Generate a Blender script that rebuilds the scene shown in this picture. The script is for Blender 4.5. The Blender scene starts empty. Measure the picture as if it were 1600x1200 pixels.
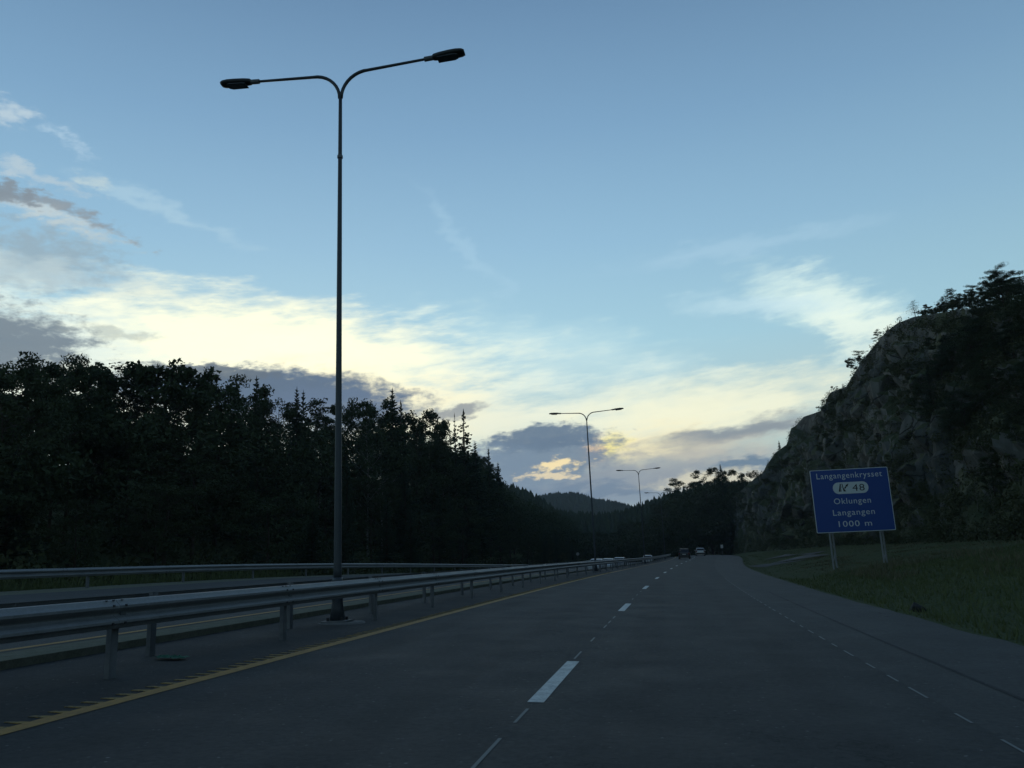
import bpy, math, random
import numpy as np
from mathutils import Vector, Matrix, noise as mnoise
random.seed(11)
rng = np.random.default_rng(7)
R_ = math.radians
scene = bpy.context.scene
COL = scene.collection

# ------------------------------------------------------------------ camera
W, H, FPX = 1600.0, 1200.0, 1250.0
YAW, PITCH, ROLL = R_(10.26), R_(12.45), 0.042
EYE = Vector((0, 0, 1.3))
cam_d = bpy.data.cameras.new('camera')
cam = bpy.data.objects.new('camera', cam_d); COL.objects.link(cam)
cam_d.sensor_width = 36; cam_d.lens = FPX / W * 36
cam_d.clip_start = 0.05; cam_d.clip_end = 20000
CM = Matrix.Rotation(YAW, 4, 'Z') @ Matrix.Rotation(math.pi/2 + PITCH, 4, 'X') @ Matrix.Rotation(-ROLL, 4, 'Z')
cam.matrix_world = Matrix.Translation(EYE) @ CM
scene.camera = cam
CR = CM.to_3x3(); CRi = CR.transposed()

def ray(px, py):
    return (CR @ Vector(((px - W/2)/FPX, (H/2 - py)/FPX, -1))).normalized()
def at(px, py, D):
    r = ray(px, py); return EYE + r * (D / r.y)
def proj(p):
    q = CRi @ (Vector(p) - EYE)
    return (W/2 + FPX*q.x/-q.z, H/2 - FPX*q.y/-q.z)

# ------------------------------------------------------------------ world: dusk sky, sun low behind cloud and trees
SUNDIR = ray(455, 700)
SUN_EL = math.asin(SUNDIR.z); SUN_AZ = math.atan2(SUNDIR.x, SUNDIR.y)
world = bpy.data.worlds.new('World'); scene.world = world; world.use_nodes = True
NT = world.node_tree
for n in list(NT.nodes): NT.nodes.remove(n)

class E:
    """small expression wrapper over node sockets"""
    def __init__(s, sock): s.s = sock
    def __add__(a, b): return M_('ADD', a, b)
    def __radd__(a, b): return M_('ADD', b, a)
    def __sub__(a, b): return M_('SUBTRACT', a, b)
    def __rsub__(a, b): return M_('SUBTRACT', b, a)
    def __mul__(a, b): return M_('MULTIPLY', a, b)
    def __rmul__(a, b): return M_('MULTIPLY', b, a)
    def __truediv__(a, b): return M_('DIVIDE', a, b)
CUR = [NT]
def lk(v, sock):
    if isinstance(v, E): CUR[0].links.new(v.s, sock)
    else: sock.default_value = v
def M_(op, a, b=None, c=None, clamp=False):
    n = CUR[0].nodes.new('ShaderNodeMath'); n.operation = op; n.use_clamp = clamp
    lk(a, n.inputs[0])
    if b is not None: lk(b, n.inputs[1])
    if c is not None: lk(c, n.inputs[2])
    return E(n.outputs[0])
def smooth(x, a, b):
    n = CUR[0].nodes.new('ShaderNodeMapRange'); n.interpolation_type = 'SMOOTHSTEP'
    lk(x, n.inputs[0]); n.inputs[1].default_value = a; n.inputs[2].default_value = b
    n.inputs[3].default_value = 0; n.inputs[4].default_value = 1
    return E(n.outputs[0])
def lin(x, a, b, c=0.0, d=1.0):
    n = CUR[0].nodes.new('ShaderNodeMapRange')
    lk(x, n.inputs[0]); n.inputs[1].default_value = a; n.inputs[2].default_value = b
    n.inputs[3].default_value = c; n.inputs[4].default_value = d
    return E(n.outputs[0])
def comb(x, y, z):
    n = CUR[0].nodes.new('ShaderNodeCombineXYZ')
    lk(x, n.inputs[0]); lk(y, n.inputs[1]); lk(z, n.inputs[2]); return E(n.outputs[0])
def sep(v):
    n = CUR[0].nodes.new('ShaderNodeSeparateXYZ'); lk(v, n.inputs[0]); return [E(o) for o in n.outputs]
def noise(v, scale=1.0, detail=4, rough=0.55, out=0, dist=0.0):
    n = CUR[0].nodes.new('ShaderNodeTexNoise'); lk(v, n.inputs['Vector'])
    n.inputs['Scale'].default_value = scale; n.inputs['Detail'].default_value = detail
    n.inputs['Roughness'].default_value = rough; n.inputs['Distortion'].default_value = dist
    return E(n.outputs[out])
def mixc(f, a, b, mode='MIX'):
    n = CUR[0].nodes.new('ShaderNodeMix'); n.data_type = 'RGBA'; n.blend_type = mode
    lk(f, n.inputs[0]); lk(a, n.inputs[6]); lk(b, n.inputs[7]); return E(n.outputs[2])
def s2l(*c):
    o = []
    for v in c:
        v /= 255.0
        o.append(v/12.92 if v <= 0.04045 else ((v+0.055)/1.055)**2.4)
    return (o[0], o[1], o[2], 1)

tc = NT.nodes.new('ShaderNodeTexCoord')
gen = E(tc.outputs['Generated'])
dx, dy, dz = sep(gen)
az = M_('ARCTAN2', dx, dy) * 57.2958
el = M_('ARCSINE', dz) * 57.2958

sky = NT.nodes.new('ShaderNodeTexSky'); sky.sky_type = 'NISHITA'
sky.sun_disc = False; sky.sun_elevation = SUN_EL; sky.sun_rotation = SUN_AZ
sky.air_density = 1.0; sky.dust_density = 0.8; sky.ozone_density = 2.0; sky.altitude = 50
nis = E(sky.outputs[0])
SKY_STRENGTH = 0.1
K = 1.0 / SKY_STRENGTH        # colours below are written as radiance after the Background strength
def rad(c): return (c[0]*K, c[1]*K, c[2]*K, 1)

# clear-sky colours by height above the horizon, blended with the physical sky
ramp = NT.nodes.new('ShaderNodeValToRGB')
lk(lin(el, 0, 50), ramp.inputs[0])
cr = ramp.color_ramp
stops = [(0.0, s2l(152,174,190)), (0.14, s2l(200,220,214)), (0.30, s2l(172,212,228)), (0.44, s2l(150,190,217)),
         (0.60, s2l(126,164,197)), (0.80, s2l(98,131,166)), (1.0, s2l(78,104,136))]
while len(cr.elements) < len(stops): cr.elements.new(0.5)
for e_, (p_, c_) in zip(cr.elements, stops): e_.position = p_; e_.color = c_
clear = mixc(1.0, E(ramp.outputs[0]), (K, K, K, 1), 'MULTIPLY')
clear = mixc(0.06, clear, nis)
# the sky away from the sunset is dimmer
sd = M_('COSINE', (az - math.degrees(SUN_AZ)) * (1/57.2958))
dim = lin(sd, -0.4, 0.95, 0.56, 1.0)
dimc = NT.nodes.new('ShaderNodeCombineColor')
lk(dim * 0.97, dimc.inputs[0]); lk(dim, dimc.inputs[1]); lk(dim, dimc.inputs[2])
col = mixc(1.0, clear, E(dimc.outputs[0]), 'MULTIPLY')

# warped angular coordinates give every cloud a ragged, wind-drawn edge
slant = el - az * 0.10
wv = comb(az * 0.16, slant * 0.42, 3.1)
nA = noise(wv, 1.0, 5, 0.55, out=1)
na, nb, nc = sep(nA)
nB = noise(comb(az * 0.55, slant * 1.5, 8.0), 1.0, 6, 0.6, out=1)
ba, bb, bc = sep(nB)
cir = noise(comb(az * 0.22 + slant * 0.10, slant * 0.95, 5.0), 1.0, 7, 0.62)          # streaky texture
puff = noise(comb(az * 0.9, el * 1.8, 1.0), 1.0, 7, 0.62)                                 # lumpy texture
wu = az + (na - 0.5) * 9 + (ba - 0.5) * 3
wvv = el + (nb - 0.5) * 3.2 + (bb - 0.5) * 1.3
pu = az + (na - 0.5) * 3 + (ba - 0.5) * 3.2
pv = el + (nb - 0.5) * 1.6 + (bb - 0.5) * 1.5
def azel(px, py):
    r = ray(px, py); return math.degrees(math.atan2(r.x, r.y)), math.degrees(math.asin(r.z))
DPP = math.degrees(1/FPX)
def blob(cx, cy, rx, ry, rot, uv):
    a0, e0 = azel(cx, cy); rr = R_(rot) - ROLL
    c_, s_ = math.cos(rr), math.sin(rr)
    U = uv[0] - a0; V = uv[1] - e0
    x = (U * c_ + V * s_) * (1/(rx*DPP)); y = (V * c_ - U * s_) * (1/(ry*DPP))
    return M_('SQRT', x*x + y*y)
def cloud(col, cx, cy, rx, ry, rot, c, op=1.0, soft=0.9, tex='c', amp=0.8, pw=None):
    uv = (wu, wvv) if tex == 'c' else (pu, pv)
    t = cir if tex == 'c' else puff
    r = blob(cx, cy, rx, ry, rot, uv)
    d = (1.0 - r * 0.74) + (t - 0.5) * amp * 1.25
    m = smooth(d, 0.0, soft) * op
    g = 1.22 if sum(c) > 600 else (1.12 if sum(c) > 500 else 1.0)      # lit cloud is brighter than display white
    q = s2l(*c); return mixc(m, col, rad((q[0]*g, q[1]*g, q[2]*g, 1)))
CLOUDS = [
 # broad lit cirrus sheet
 (300, 610, 620, 120, 0, (232,236,216), 0.9, 0.85, 'c', 1.3),
 (120, 520, 420, 62, -5, (214,228,220), 0.7, 0.9, 'c', 1.3),
 (470, 545, 300, 70, -6, (254,250,214), 0.95, 0.8, 'c', 0.8),
 (430, 570, 190, 55, 0, (255,252,220), 0.9, 0.9, 'c', 0.5),
 (620, 640, 260, 60, -8, (246,236,196), 0.8, 0.9, 'c', 0.9),
 (960, 660, 400, 66, 4, (224,230,212), 0.8, 0.9, 'c', 0.9),
 (1080, 640, 220, 50, 8, (246,242,206), 0.7, 0.9, 'c', 0.8),
 (880, 560, 260, 60, -10, (190,216,218), 0.5, 0.9, 'c', 1.0),
 (1000, 705, 150, 40, 0, (250,232,178), 0.7, 0.9, 'c', 0.7),
 # sun dog
 (958, 697, 34, 24, 15, (255,240,150), 0.95, 0.9, 'p', 0.2),
 (926, 706, 26, 28, 15, (252,204,150), 0.9, 0.9, 'p', 0.2),
 # grey-blue low bank near the horizon
 (980, 770, 420, 48, 0, (140,156,172), 0.95, 0.8, 'c', 0.6),
 (1060, 735, 260, 28, 4, (160,166,172), 0.7, 0.9, 'c', 0.9),
 (860, 712, 110, 34, 4, (122,142,162), 0.95, 0.55, 'p', 1.1),
 (850, 685, 90, 18, 6, (106,126,148), 0.95, 0.5, 'p', 1.0),
 (800, 740, 90, 40, 0, (128,148,168), 0.9, 0.7, 'p', 0.8),
 (868, 727, 34, 10, 10, (248,226,172), 0.95, 0.6, 'p', 1.9),
 (850, 746, 34, 5, 2, (234,216,176), 0.8, 0.6, 'p', 1.6),
 (1150, 677, 130, 20, 8, (142,152,160), 0.95, 0.7, 'c', 0.9),
 (1120, 705, 140, 22, 4, (196,192,178), 0.6, 0.9, 'c', 1.0),
 (1170, 728, 60, 10, 6, (110,134,156), 0.9, 0.6, 'p', 0.8),
 (1110, 752, 90, 14, 4, (236,226,190), 0.6, 0.8, 'p', 1.0),
 (920, 768, 120, 9, 0, (112,134,158), 0.7, 0.7, 'c', 0.9),
 (712, 642, 46, 10, 14, (146,152,158), 0.85, 0.6, 'p', 0.6),
 # slate bank behind the trees on the left
 (395, 612, 200, 32, 2, (92,112,136), 0.98, 0.5, 'p', 0.7),
 (520, 640, 140, 34, 4, (104,122,146), 0.95, 0.6, 'p', 0.9),
 (330, 583, 90, 9, 0, (104,116,128), 0.9, 0.5, 'p', 1.0),
 (15, 535, 90, 50, 0, (118,132,144), 0.95, 0.6, 'p', 1.2),
 (170, 520, 60, 8, 0, (168,178,172), 0.6, 0.8, 'p', 1.2),
 # cumulus on the left
 (60, 400, 110, 44, 4, (150,168,178), 0.7, 0.9, 'p', 1.7),
 (60, 425, 150, 22, 0, (182,200,204), 0.7, 0.8, 'c', 1.1),
 (70, 334, 110, 12, -9, (190,200,200), 0.75, 0.9, 'p', 1.8),
 (75, 322, 112, 10, -10, (140,150,158), 0.85, 0.8, 'p', 2.0),
 (10, 300, 40, 14, -8, (132,144,154), 0.9, 0.5, 'p', 1.2),
 (12, 173, 26, 20, 0, (184,200,208), 0.75, 1.1, 'p', 2.0),
 (98, 218, 36, 10, -24, (168,194,212), 0.7, 1.1, 'p', 2.0),
 (20, 262, 34, 8, -8, (178,194,202), 0.7, 1.0, 'p', 1.8),
 (90, 288, 54, 11, -6, (172,190,200), 0.75, 1.0, 'p', 2.0),
 (148, 285, 26, 9, -14, (186,200,200), 0.7, 1.0, 'p', 1.8),
 (260, 330, 130, 12, -12, (172,200,214), 0.5, 0.9, 'c', 1.0),
 # wisps on the right
 (1290, 470, 110, 42, -22, (206,226,220), 0.85, 0.9, 'c', 0.9),
 (1340, 510, 95, 34, -50, (222,234,220), 0.8, 0.9, 'c', 0.8),
 (1200, 470, 130, 20, -6, (186,212,220), 0.6, 0.9, 'c', 1.0),
 (1150, 390, 190, 16, 6, (172,202,220), 0.34, 0.9, 'c', 1.0),
 (730, 390, 130, 16, -46, (170,202,220), 0.28, 0.9, 'c', 1.0),
]
for c in CLOUDS: col = cloud(col, *c[:6], op=c[6], soft=c[7], tex=c[8], amp=c[9])
bg = NT.nodes.new('ShaderNodeBackground'); lk(col, bg.inputs[0]); bg.inputs[1].default_value = SKY_STRENGTH
wo = NT.nodes.new('ShaderNodeOutputWorld'); NT.links.new(bg.outputs[0], wo.inputs[0])
world.cycles.sampling_method = 'MANUAL'; world.cycles.sample_map_resolution = 512

sun_d = bpy.data.lights.new('sun', 'SUN'); sun_d.energy = 0.15; sun_d.angle = R_(14); sun_d.color = (1.0, 0.86, 0.62)
sun = bpy.data.objects.new('sun', sun_d); COL.objects.link(sun)
sun.rotation_euler = Vector(SUNDIR).to_track_quat('Z', 'Y').to_euler()

vs = scene.view_settings
vs.view_transform = 'Standard'; vs.look = 'None'; vs.exposure = 0.15; vs.gamma = 1; vs.use_curve_mapping = False
scene.cycles.max_bounces = 4; scene.cycles.diffuse_bounces = 2; scene.cycles.glossy_bounces = 2
scene.cycles.transmission_bounces = 3; scene.cycles.transparent_max_bounces = 4; scene.cycles.volume_bounces = 0

# ------------------------------------------------------------------ bookkeeping
def tag(o, label=None, cat=None, group=None, kind=None):
    if label: o['label'] = label
    if cat: o['category'] = cat
    if group: o['group'] = group
    if kind: o['kind'] = kind
    return o
def empty(name, loc, rz=0, parent=None):
    o = bpy.data.objects.new(name, None); COL.objects.link(o)
    o.location = loc; o.rotation_euler = (0, 0, rz); o.empty_display_size = 0.3
    if parent: o.parent = parent
    return o
def link(name, me, parent=None, mat=None, loc=None):
    o = bpy.data.objects.new(name, me); COL.objects.link(o)
    if parent: o.parent = parent
    if mat and not me.materials: me.materials.append(mat)
    if loc is not None: o.location = loc
    return o
def copy_tree(o, parent=None, swap=None):
    c = o.copy(); COL.objects.link(c); c.parent = parent
    for ch in list(o.children): copy_tree(ch, c)
    return c
def npmesh(name, verts, faces, smooth_=False):
    """faces: Nx3 or Nx4 int array"""
    verts = np.asarray(verts, dtype=np.float32); faces = np.asarray(faces, dtype=np.int32)
    me = bpy.data.meshes.new(name)
    k = faces.shape[1]; n = len(faces)
    me.vertices.add(len(verts)); me.vertices.foreach_set('co', verts.ravel())
    me.loops.add(n*k); me.loops.foreach_set('vertex_index', faces.ravel())
    me.polygons.add(n); me.polygons.foreach_set('loop_start', np.arange(0, n*k, k, dtype=np.int32))
    me.polygons.foreach_set('use_smooth', np.full(n, smooth_))
    me.update(calc_edges=True); me.validate()
    return me

class MB:
    """collects shapes, builds ONE mesh object"""
    def __init__(s): s.v = []; s.f = []; s.m = []; s.mi = 0
    def add(s, vs, fs):
        o = len(s.v); s.v += [tuple(v) for v in vs]
        s.f += [tuple(i+o for i in f) for f in fs]; s.m += [s.mi]*len(fs)
    def box(s, c, d, rz=0, M=None):
        x, y, z = d[0]/2, d[1]/2, d[2]/2
        vs = [Vector((i*x, j*y, k*z)) for k in (-1, 1) for j in (-1, 1) for i in (-1, 1)]
        if rz: vs = [Matrix.Rotation(rz, 3, 'Z') @ v for v in vs]
        if M is not None: vs = [M @ v for v in vs]
        vs = [v + Vector(c) for v in vs]
        s.add(vs, [(0,2,3,1), (4,5,7,6), (0,1,5,4), (2,6,7,3), (0,4,6,2), (1,3,7,5)])
    def tube(s, pts, rad, n=8, cap=True):
        pts = [Vector(p) for p in pts]
        if not isinstance(rad, (list, tuple)): rad = [rad]*len(pts)
        base = len(s.v); prev = None
        for i, p in enumerate(pts):
            d = (pts[min(i+1, len(pts)-1)] - pts[max(i-1, 0)]).normalized()
            a = (prev if prev is not None else (Vector((1,0,0)) if abs(d.x) < .8 else Vector((0,1,0))))
            a = (a - d*a.dot(d)).normalized(); prev = a; b = d.cross(a)
            for k in range(n):
                t = 2*math.pi*k/n
                s.v.append(tuple(p + (a*math.cos(t) + b*math.sin(t))*rad[i]))
        for i in range(len(pts)-1):
            for k in range(n):
                k2 = (k+1) % n; o = base + i*n
                s.f.append((o+k, o+k2, o+n+k2, o+n+k)); s.m.append(s.mi)
        if cap:
            s.f.append(tuple(base+k for k in reversed(range(n)))); s.m.append(s.mi)
            o = base + (len(pts)-1)*n
            s.f.append(tuple(o+k for k in range(n))); s.m.append(s.mi)
    def prism(s, poly, a, b, fn):
        """poly: 2D points; fn(u, v, w) -> 3D; between w=a and w=b"""
        n = len(poly)
        vs = [fn(u, v, a) for u, v in poly] + [fn(u, v, b) for u, v in poly]
        fs = [tuple(range(n))[::-1], tuple(range(n, 2*n))] + [(i, (i+1) % n, n+(i+1) % n, n+i) for i in range(n)]
        s.add(vs, fs)
    def mesh(s, name, smooth_=False):
        me = bpy.data.meshes.new(name); me.from_pydata(s.v, [], s.f)
        me.polygons.foreach_set('material_index', s.m)
        if smooth_: me.polygons.foreach_set('use_smooth', [True]*len(s.f))
        me.update(); return me
    def build(s, name, mat, parent=None, smooth_=False, loc=None):
        me = s.mesh(name, smooth_)
        for m in (mat if isinstance(mat, (list, tuple)) else [mat]): me.materials.append(m)
        o = bpy.data.objects.new(name, me); COL.objects.link(o)
        if parent: o.parent = parent
        if loc is not None: o.location = loc
        return o

# ------------------------------------------------------------------ materials
def mat(name, base=(0.5,0.5,0.5), rough=0.7, metal=0.0, build=None, spec=0.5):
    m = bpy.data.materials.new(name); m.use_nodes = True
    nt = m.node_tree; b = nt.nodes['Principled BSDF']; CUR[0] = nt
    b.inputs['Base Color'].default_value = (*base, 1); b.inputs['Roughness'].default_value = rough
    b.inputs['Metallic'].default_value = metal; b.inputs['Specular IOR Level'].default_value = spec
    if build: build(nt, b)
    return m
def objco(nt):
    return E(nt.nodes.new('ShaderNodeTexCoord').outputs['Object'])
def bump(nt, b, h, dist=0.01, strength=1.0):
    n = nt.nodes.new('ShaderNodeBump'); n.inputs['Distance'].default_value = dist; n.inputs['Strength'].default_value = strength
    lk(h, n.inputs['Height']); nt.links.new(n.outputs[0], b.inputs['Normal'])
def rgb(r, g, b): return (r, g, b, 1)

def asphalt(nt, b, c0=(0.050,0.050,0.048), c1=(0.080,0.080,0.076), shade=1.0):
    co = objco(nt); x, y, z = sep(co)
    big = noise(comb(x*0.9, y*0.05, 0.0), 1.0, 4, 0.6)          # long worn streaks along the lanes
    mid = noise(co, 0.9, 5, 0.6)
    fine = noise(co, 16.0, 5, 0.85)
    tr = 0.0
    for x0 in (-4.15, -2.35, -0.45, 1.35): tr = tr + smooth(M_('ABSOLUTE', x - x0 + (big-0.5)*0.5), 0.42, 0.08)
    f = lin(big*0.55 + mid*0.45, 0.35, 0.65)
    c = mixc(f, rgb(*c0), rgb(*c1))
    v = nt.nodes.new('ShaderNodeTexVoronoi'); v.inputs['Scale'].default_value = 11; lk(co, v.inputs['Vector'])
    chips = smooth(E(v.outputs['Distance']), 0.17, 0.10) * smooth(noise(co, 4.5, 2), 0.44, 0.62)
    c = mixc(chips*0.85, c, rgb(0.26, 0.26, 0.25))
    spots = smooth(noise(co, 5.5, 4, 0.7), 0.60, 0.72)
    c = mixc(spots*0.35, c, rgb(0.018, 0.019, 0.020))
    c = mixc(smooth(tr, 0, 1) * smooth(y, 70, 20) * 0.35, c, rgb(c0[0]*0.62, c0[1]*0.62, c0[2]*0.62))       # wheel tracks
    vc = nt.nodes.new('ShaderNodeTexVoronoi'); vc.feature = 'DISTANCE_TO_EDGE'; vc.inputs['Scale'].default_value = 0.16
    lk(comb(x*1.1 + (mid-0.5)*3.0, y*0.7 + (noise(co, 1.7, 4, 0.7)-0.5)*3.0, 0.0), vc.inputs['Vector'])
    c = mixc(smooth(E(vc.outputs['Distance']), 0.0045, 0.0015)*smooth(mid, 0.46, 0.56)*0.7, c, rgb(0.014, 0.015, 0.016))   # hairline cracks
    c = mixc(lin(fine, 0.3, 0.7, 0.0, 0.85), c, rgb(c0[0]*0.42, c0[1]*0.42, c0[2]*0.42))
    # transverse paver seams and sealed cracks
    lk(c, b.inputs['Base Color']); lk(lin(mid, 0.3, 0.7, 0.72, 0.92), b.inputs['Roughness'])
    bump(nt, b, fine + E(v.outputs['Distance'])*0.5, 0.012)
m_asph = mat('asphalt', build=asphalt, spec=0.35)
m_asph_old = mat('asphalt_shoulder', build=lambda nt, b: asphalt(nt, b, (0.068,0.068,0.064), (0.098,0.097,0.092)), spec=0.35)
m_asph_dark = mat('asphalt_median', build=lambda nt, b: asphalt(nt, b, (0.034,0.036,0.036), (0.056,0.058,0.058)), spec=0.3)
def paint_white(nt, b):
    co = objco(nt); w = noise(co, 9.0, 6, 0.7); f = noise(co, 60.0, 3, 0.7)
    c = mixc(lin(w*0.55+f*0.45, 0.46, 0.62), rgb(0.58,0.61,0.58), rgb(0.26,0.28,0.28)); lk(c, b.inputs['Base Color'])
    bump(nt, b, f, 0.004)
m_white = mat('road_paint_white', build=paint_white, rough=0.65)
m_thin = mat('premark_paint', (0.19,0.20,0.19), 0.8)
def paint_yellow(nt, b):
    co = objco(nt); w = noise(co, 7.0, 6, 0.75); f = noise(co, 70.0, 3, 0.7)
    c = mixc(lin(w*0.6+f*0.4, 0.40, 0.68), rgb(0.46,0.255,0.06), rgb(0.20,0.125,0.05)); lk(c, b.inputs['Base Color'])
    bump(nt, b, f, 0.004)
m_yellow = mat('road_paint_yellow', build=paint_yellow, rough=0.75)
def paint_worn(nt, b):
    co = objco(nt); w = noise(co, 5.0, 6, 0.8); f = noise(co, 40.0, 3, 0.7)
    c = mixc(smooth(w*0.6+f*0.4, 0.42, 0.60), rgb(0.34,0.22,0.06), rgb(0.10,0.085,0.055)); lk(c, b.inputs['Base Color'])
m_yworn = mat('road_paint_yellow_worn', build=paint_worn, rough=0.85)
def verge(nt, b):
    co = objco(nt); a = noise(co, 0.35, 5, 0.65); f = noise(co, 9.0, 4, 0.7)
    c = mixc(lin(a, 0.35, 0.65), rgb(0.070,0.100,0.038), rgb(0.110,0.125,0.058))
    c = mixc(lin(f, 0.35, 0.7), c, rgb(0.040,0.050,0.026)); lk(c, b.inputs['Base Color'])
    bump(nt, b, f*0.6 + a, 0.12)
m_verge = mat('verge_grass', build=verge, rough=0.95, spec=0.1)
def gravel(nt, b):
    co = objco(nt); a = noise(co, 5.0, 5, 0.7); f = noise(co, 30.0, 3, 0.8)
    c = mixc(lin(a*0.5+f*0.5, 0.35, 0.65), rgb(0.12,0.125,0.085), rgb(0.22,0.215,0.165)); lk(c, b.inputs['Base Color'])
    bump(nt, b, f, 0.02)
m_gravel = mat('gravel_edge', build=gravel, rough=0.95, spec=0.1)
def galv(nt, b):
    co = objco(nt); a = noise(co, 2.2, 5, 0.65); f = noise(co, 26.0, 3, 0.6)
    c = mixc(lin(a*0.6+f*0.4, 0.35, 0.65), rgb(0.17,0.18,0.185), rgb(0.25,0.26,0.265)); lk(c, b.inputs['Base Color'])
    lk(lin(a, 0.3, 0.7, 0.5, 0.68), b.inputs['Roughness']); bump(nt, b, f, 0.001)
m_galv = mat('galvanised_steel', build=galv, metal=0.35)
def galvd(nt, b):
    co = objco(nt); a = noise(co, 2.0, 5, 0.65)
    c = mixc(lin(a, 0.35, 0.65), rgb(0.10,0.11,0.12), rgb(0.19,0.20,0.21)); lk(c, b.inputs['Base Color'])
m_pole = mat('pole_steel', (0.055,0.065,0.075), 0.5, 0.35)
m_galvd = mat('weathered_steel', build=galvd, metal=0.5, rough=0.6)
m_bolt = mat('bolt_steel', (0.03,0.03,0.035), 0.6, 0.3)
m_lamp = mat('lamp_housing', (0.035,0.038,0.042), 0.5, 0.2)
m_lens = mat('lamp_lens', (0.06,0.065,0.07), 0.15)
m_conc = mat('footing_concrete', (0.14,0.14,0.135), 0.9)
def foliage(c0, c1, c2):
    def f(nt, b):
        oi = nt.nodes.new('ShaderNodeObjectInfo'); co = objco(nt)
        a = noise(co, 0.55, 3, 0.6); g = noise(co, 4.0, 2, 0.6)
        c = mixc(lin(a, 0.35, 0.65), rgb(*c0), rgb(*c1))
        c = mixc(E(oi.outputs['Random'])*0.6, c, rgb(*c2))
        c = mixc(lin(g, 0.35, 0.7, 0, 0.5), c, rgb(c0[0]*.6, c0[1]*.6, c0[2]*.6))
        lk(c, b.inputs['Base Color'])
    return f
m_leaf = mat('broad_leaves', build=foliage((0.040,0.058,0.028), (0.060,0.080,0.036), (0.056,0.062,0.032)), rough=0.8, spec=0.15)
m_needle = mat('spruce_needles', build=foliage((0.034,0.056,0.036), (0.052,0.076,0.046), (0.042,0.060,0.036)), rough=0.85, spec=0.12)
m_pine = mat('pine_needles', build=foliage((0.040,0.064,0.036), (0.062,0.086,0.048), (0.054,0.070,0.042)), rough=0.85, spec=0.12)
m_scrub = mat('scrub_leaves', build=foliage((0.052,0.070,0.030), (0.090,0.100,0.048), (0.078,0.074,0.040)), rough=0.85, spec=0.12)
def bark(nt, b):
    co = objco(nt); x, y, z = sep(co); a = noise(comb(x*8, y*8, z*1.5), 1.0, 5, 0.7)
    c = mixc(lin(a, 0.35, 0.65), rgb(0.035,0.028,0.022), rgb(0.085,0.068,0.052)); lk(c, b.inputs['Base Color']); bump(nt, b, a, 0.03)
m_bark = mat('bark', build=bark, rough=0.95, spec=0.1)
def birch(nt, b):
    co = objco(nt); x, y, z = sep(co); a = noise(comb(x*3, y*3, z*7), 1.0, 4, 0.7)
    c = mixc(smooth(a, 0.52, 0.60), rgb(0.20,0.195,0.18), rgb(0.04,0.035,0.03)); lk(c, b.inputs['Base Color'])
m_birch = mat('birch_bark', build=birch, rough=0.85, spec=0.1)
def rockm(nt, b):
    geo = nt.nodes.new('ShaderNodeNewGeometry'); P = E(geo.outputs['Position']); Nx, Ny, Nz = sep(E(geo.outputs['Normal']))
    x, y, z = sep(P)
    a = noise(P, 0.10, 4, 0.55); f = noise(P, 0.7, 4, 0.55); s_ = noise(comb(x*0.9, y*0.9, z*0.14), 1.0, 4, 0.6)
    c = mixc(lin(a*0.75+f*0.25, 0.38, 0.62), rgb(0.046,0.052,0.046), rgb(0.150,0.152,0.138))
    c = mixc(smooth(s_, 0.50, 0.64)*0.6, c, rgb(0.065,0.066,0.062))          # water streaks
    v = nt.nodes.new('ShaderNodeTexVoronoi'); v.feature = 'DISTANCE_TO_EDGE'; v.inputs['Scale'].default_value = 0.17
    lk(comb(x + (f-0.5)*1.6, y + (a-0.5)*2.0, z*1.5 + (f-0.5)*1.6), v.inputs['Vector'])
    crack = smooth(E(v.outputs['Distance']), 0.022, 0.0)
    c = mixc(crack*0.8, c, rgb(0.025,0.026,0.024))
    moss = smooth(Nz*0.85 + (f-0.5)*0.8 + (a-0.5)*2.0 + smooth(z, 8.5, 3.0)*0.45, 0.34, 0.48)
    c = mixc(moss, c, mixc(lin(f, 0.35, 0.65), rgb(0.036,0.050,0.022), rgb(0.066,0.072,0.036)))
    lk(c, b.inputs['Base Color'])
    bump(nt, b, f*0.25 + s_*0.5 - crack*0.8, 0.22)
m_rock = mat('granite', build=rockm, rough=0.92, spec=0.2)
def farw(nt, b):
    co = objco(nt); a = noise(co, 0.02, 5, 0.7); c = mixc(lin(a, 0.35, 0.65), rgb(0.026,0.040,0.022), rgb(0.044,0.058,0.030)); lk(c, b.inputs['Base Color'])
m_far = mat('distant_forest', build=farw, rough=0.95, spec=0.05)

# ------------------------------------------------------------------ road alignment (metres; y runs along the road)
BANK = 0.040
def sst(a, b, x): t = max(0.0, min(1.0, (x-a)/(b-a))); return t*t*(3-2*t)
def cx(y):
    if y < 0: return y*y/3120.0
    if y < 110: return y*y/3120.0
    c0, s0 = 110*110/3120.0, 220/3120.0
    K2 = 0.00043
    if y < 290: d = y-110; return c0 + s0*d - K2*d*d
    d = 180; ce = c0 + s0*d - K2*d*d; se = s0 - 2*K2*d
    return ce + se*(y-290)
def zp(y):
    if y <= 0: return 0.0
    if y < 190: t = y/190.0; return 0.85*t**3*(4-3*t)
    t = min((y-190)/110.0, 1.0); return 0.85 - 2.6*t*t*(3-2*t)
def cross(xr, y):
    # superelevation: left side high at first, then it rolls over where the road starts to bend left
    if xr > 0: return -BANK*xr
    return -(BANK - 0.078*sst(30, 140, y))*xr - 0.62*sst(45, 100, y)*(sst(7.7, 8.4, -xr) - sst(15, 21, -xr))
def road(xr, y, dz=0.0): return Vector((cx(y)+xr, y, zp(y) + cross(xr, y) + dz))
def edge_r(y):      # right asphalt edge
    return 4.85 + 1.5*max(0.0, min(1.0, (y-70)/80.0)) 
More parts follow.
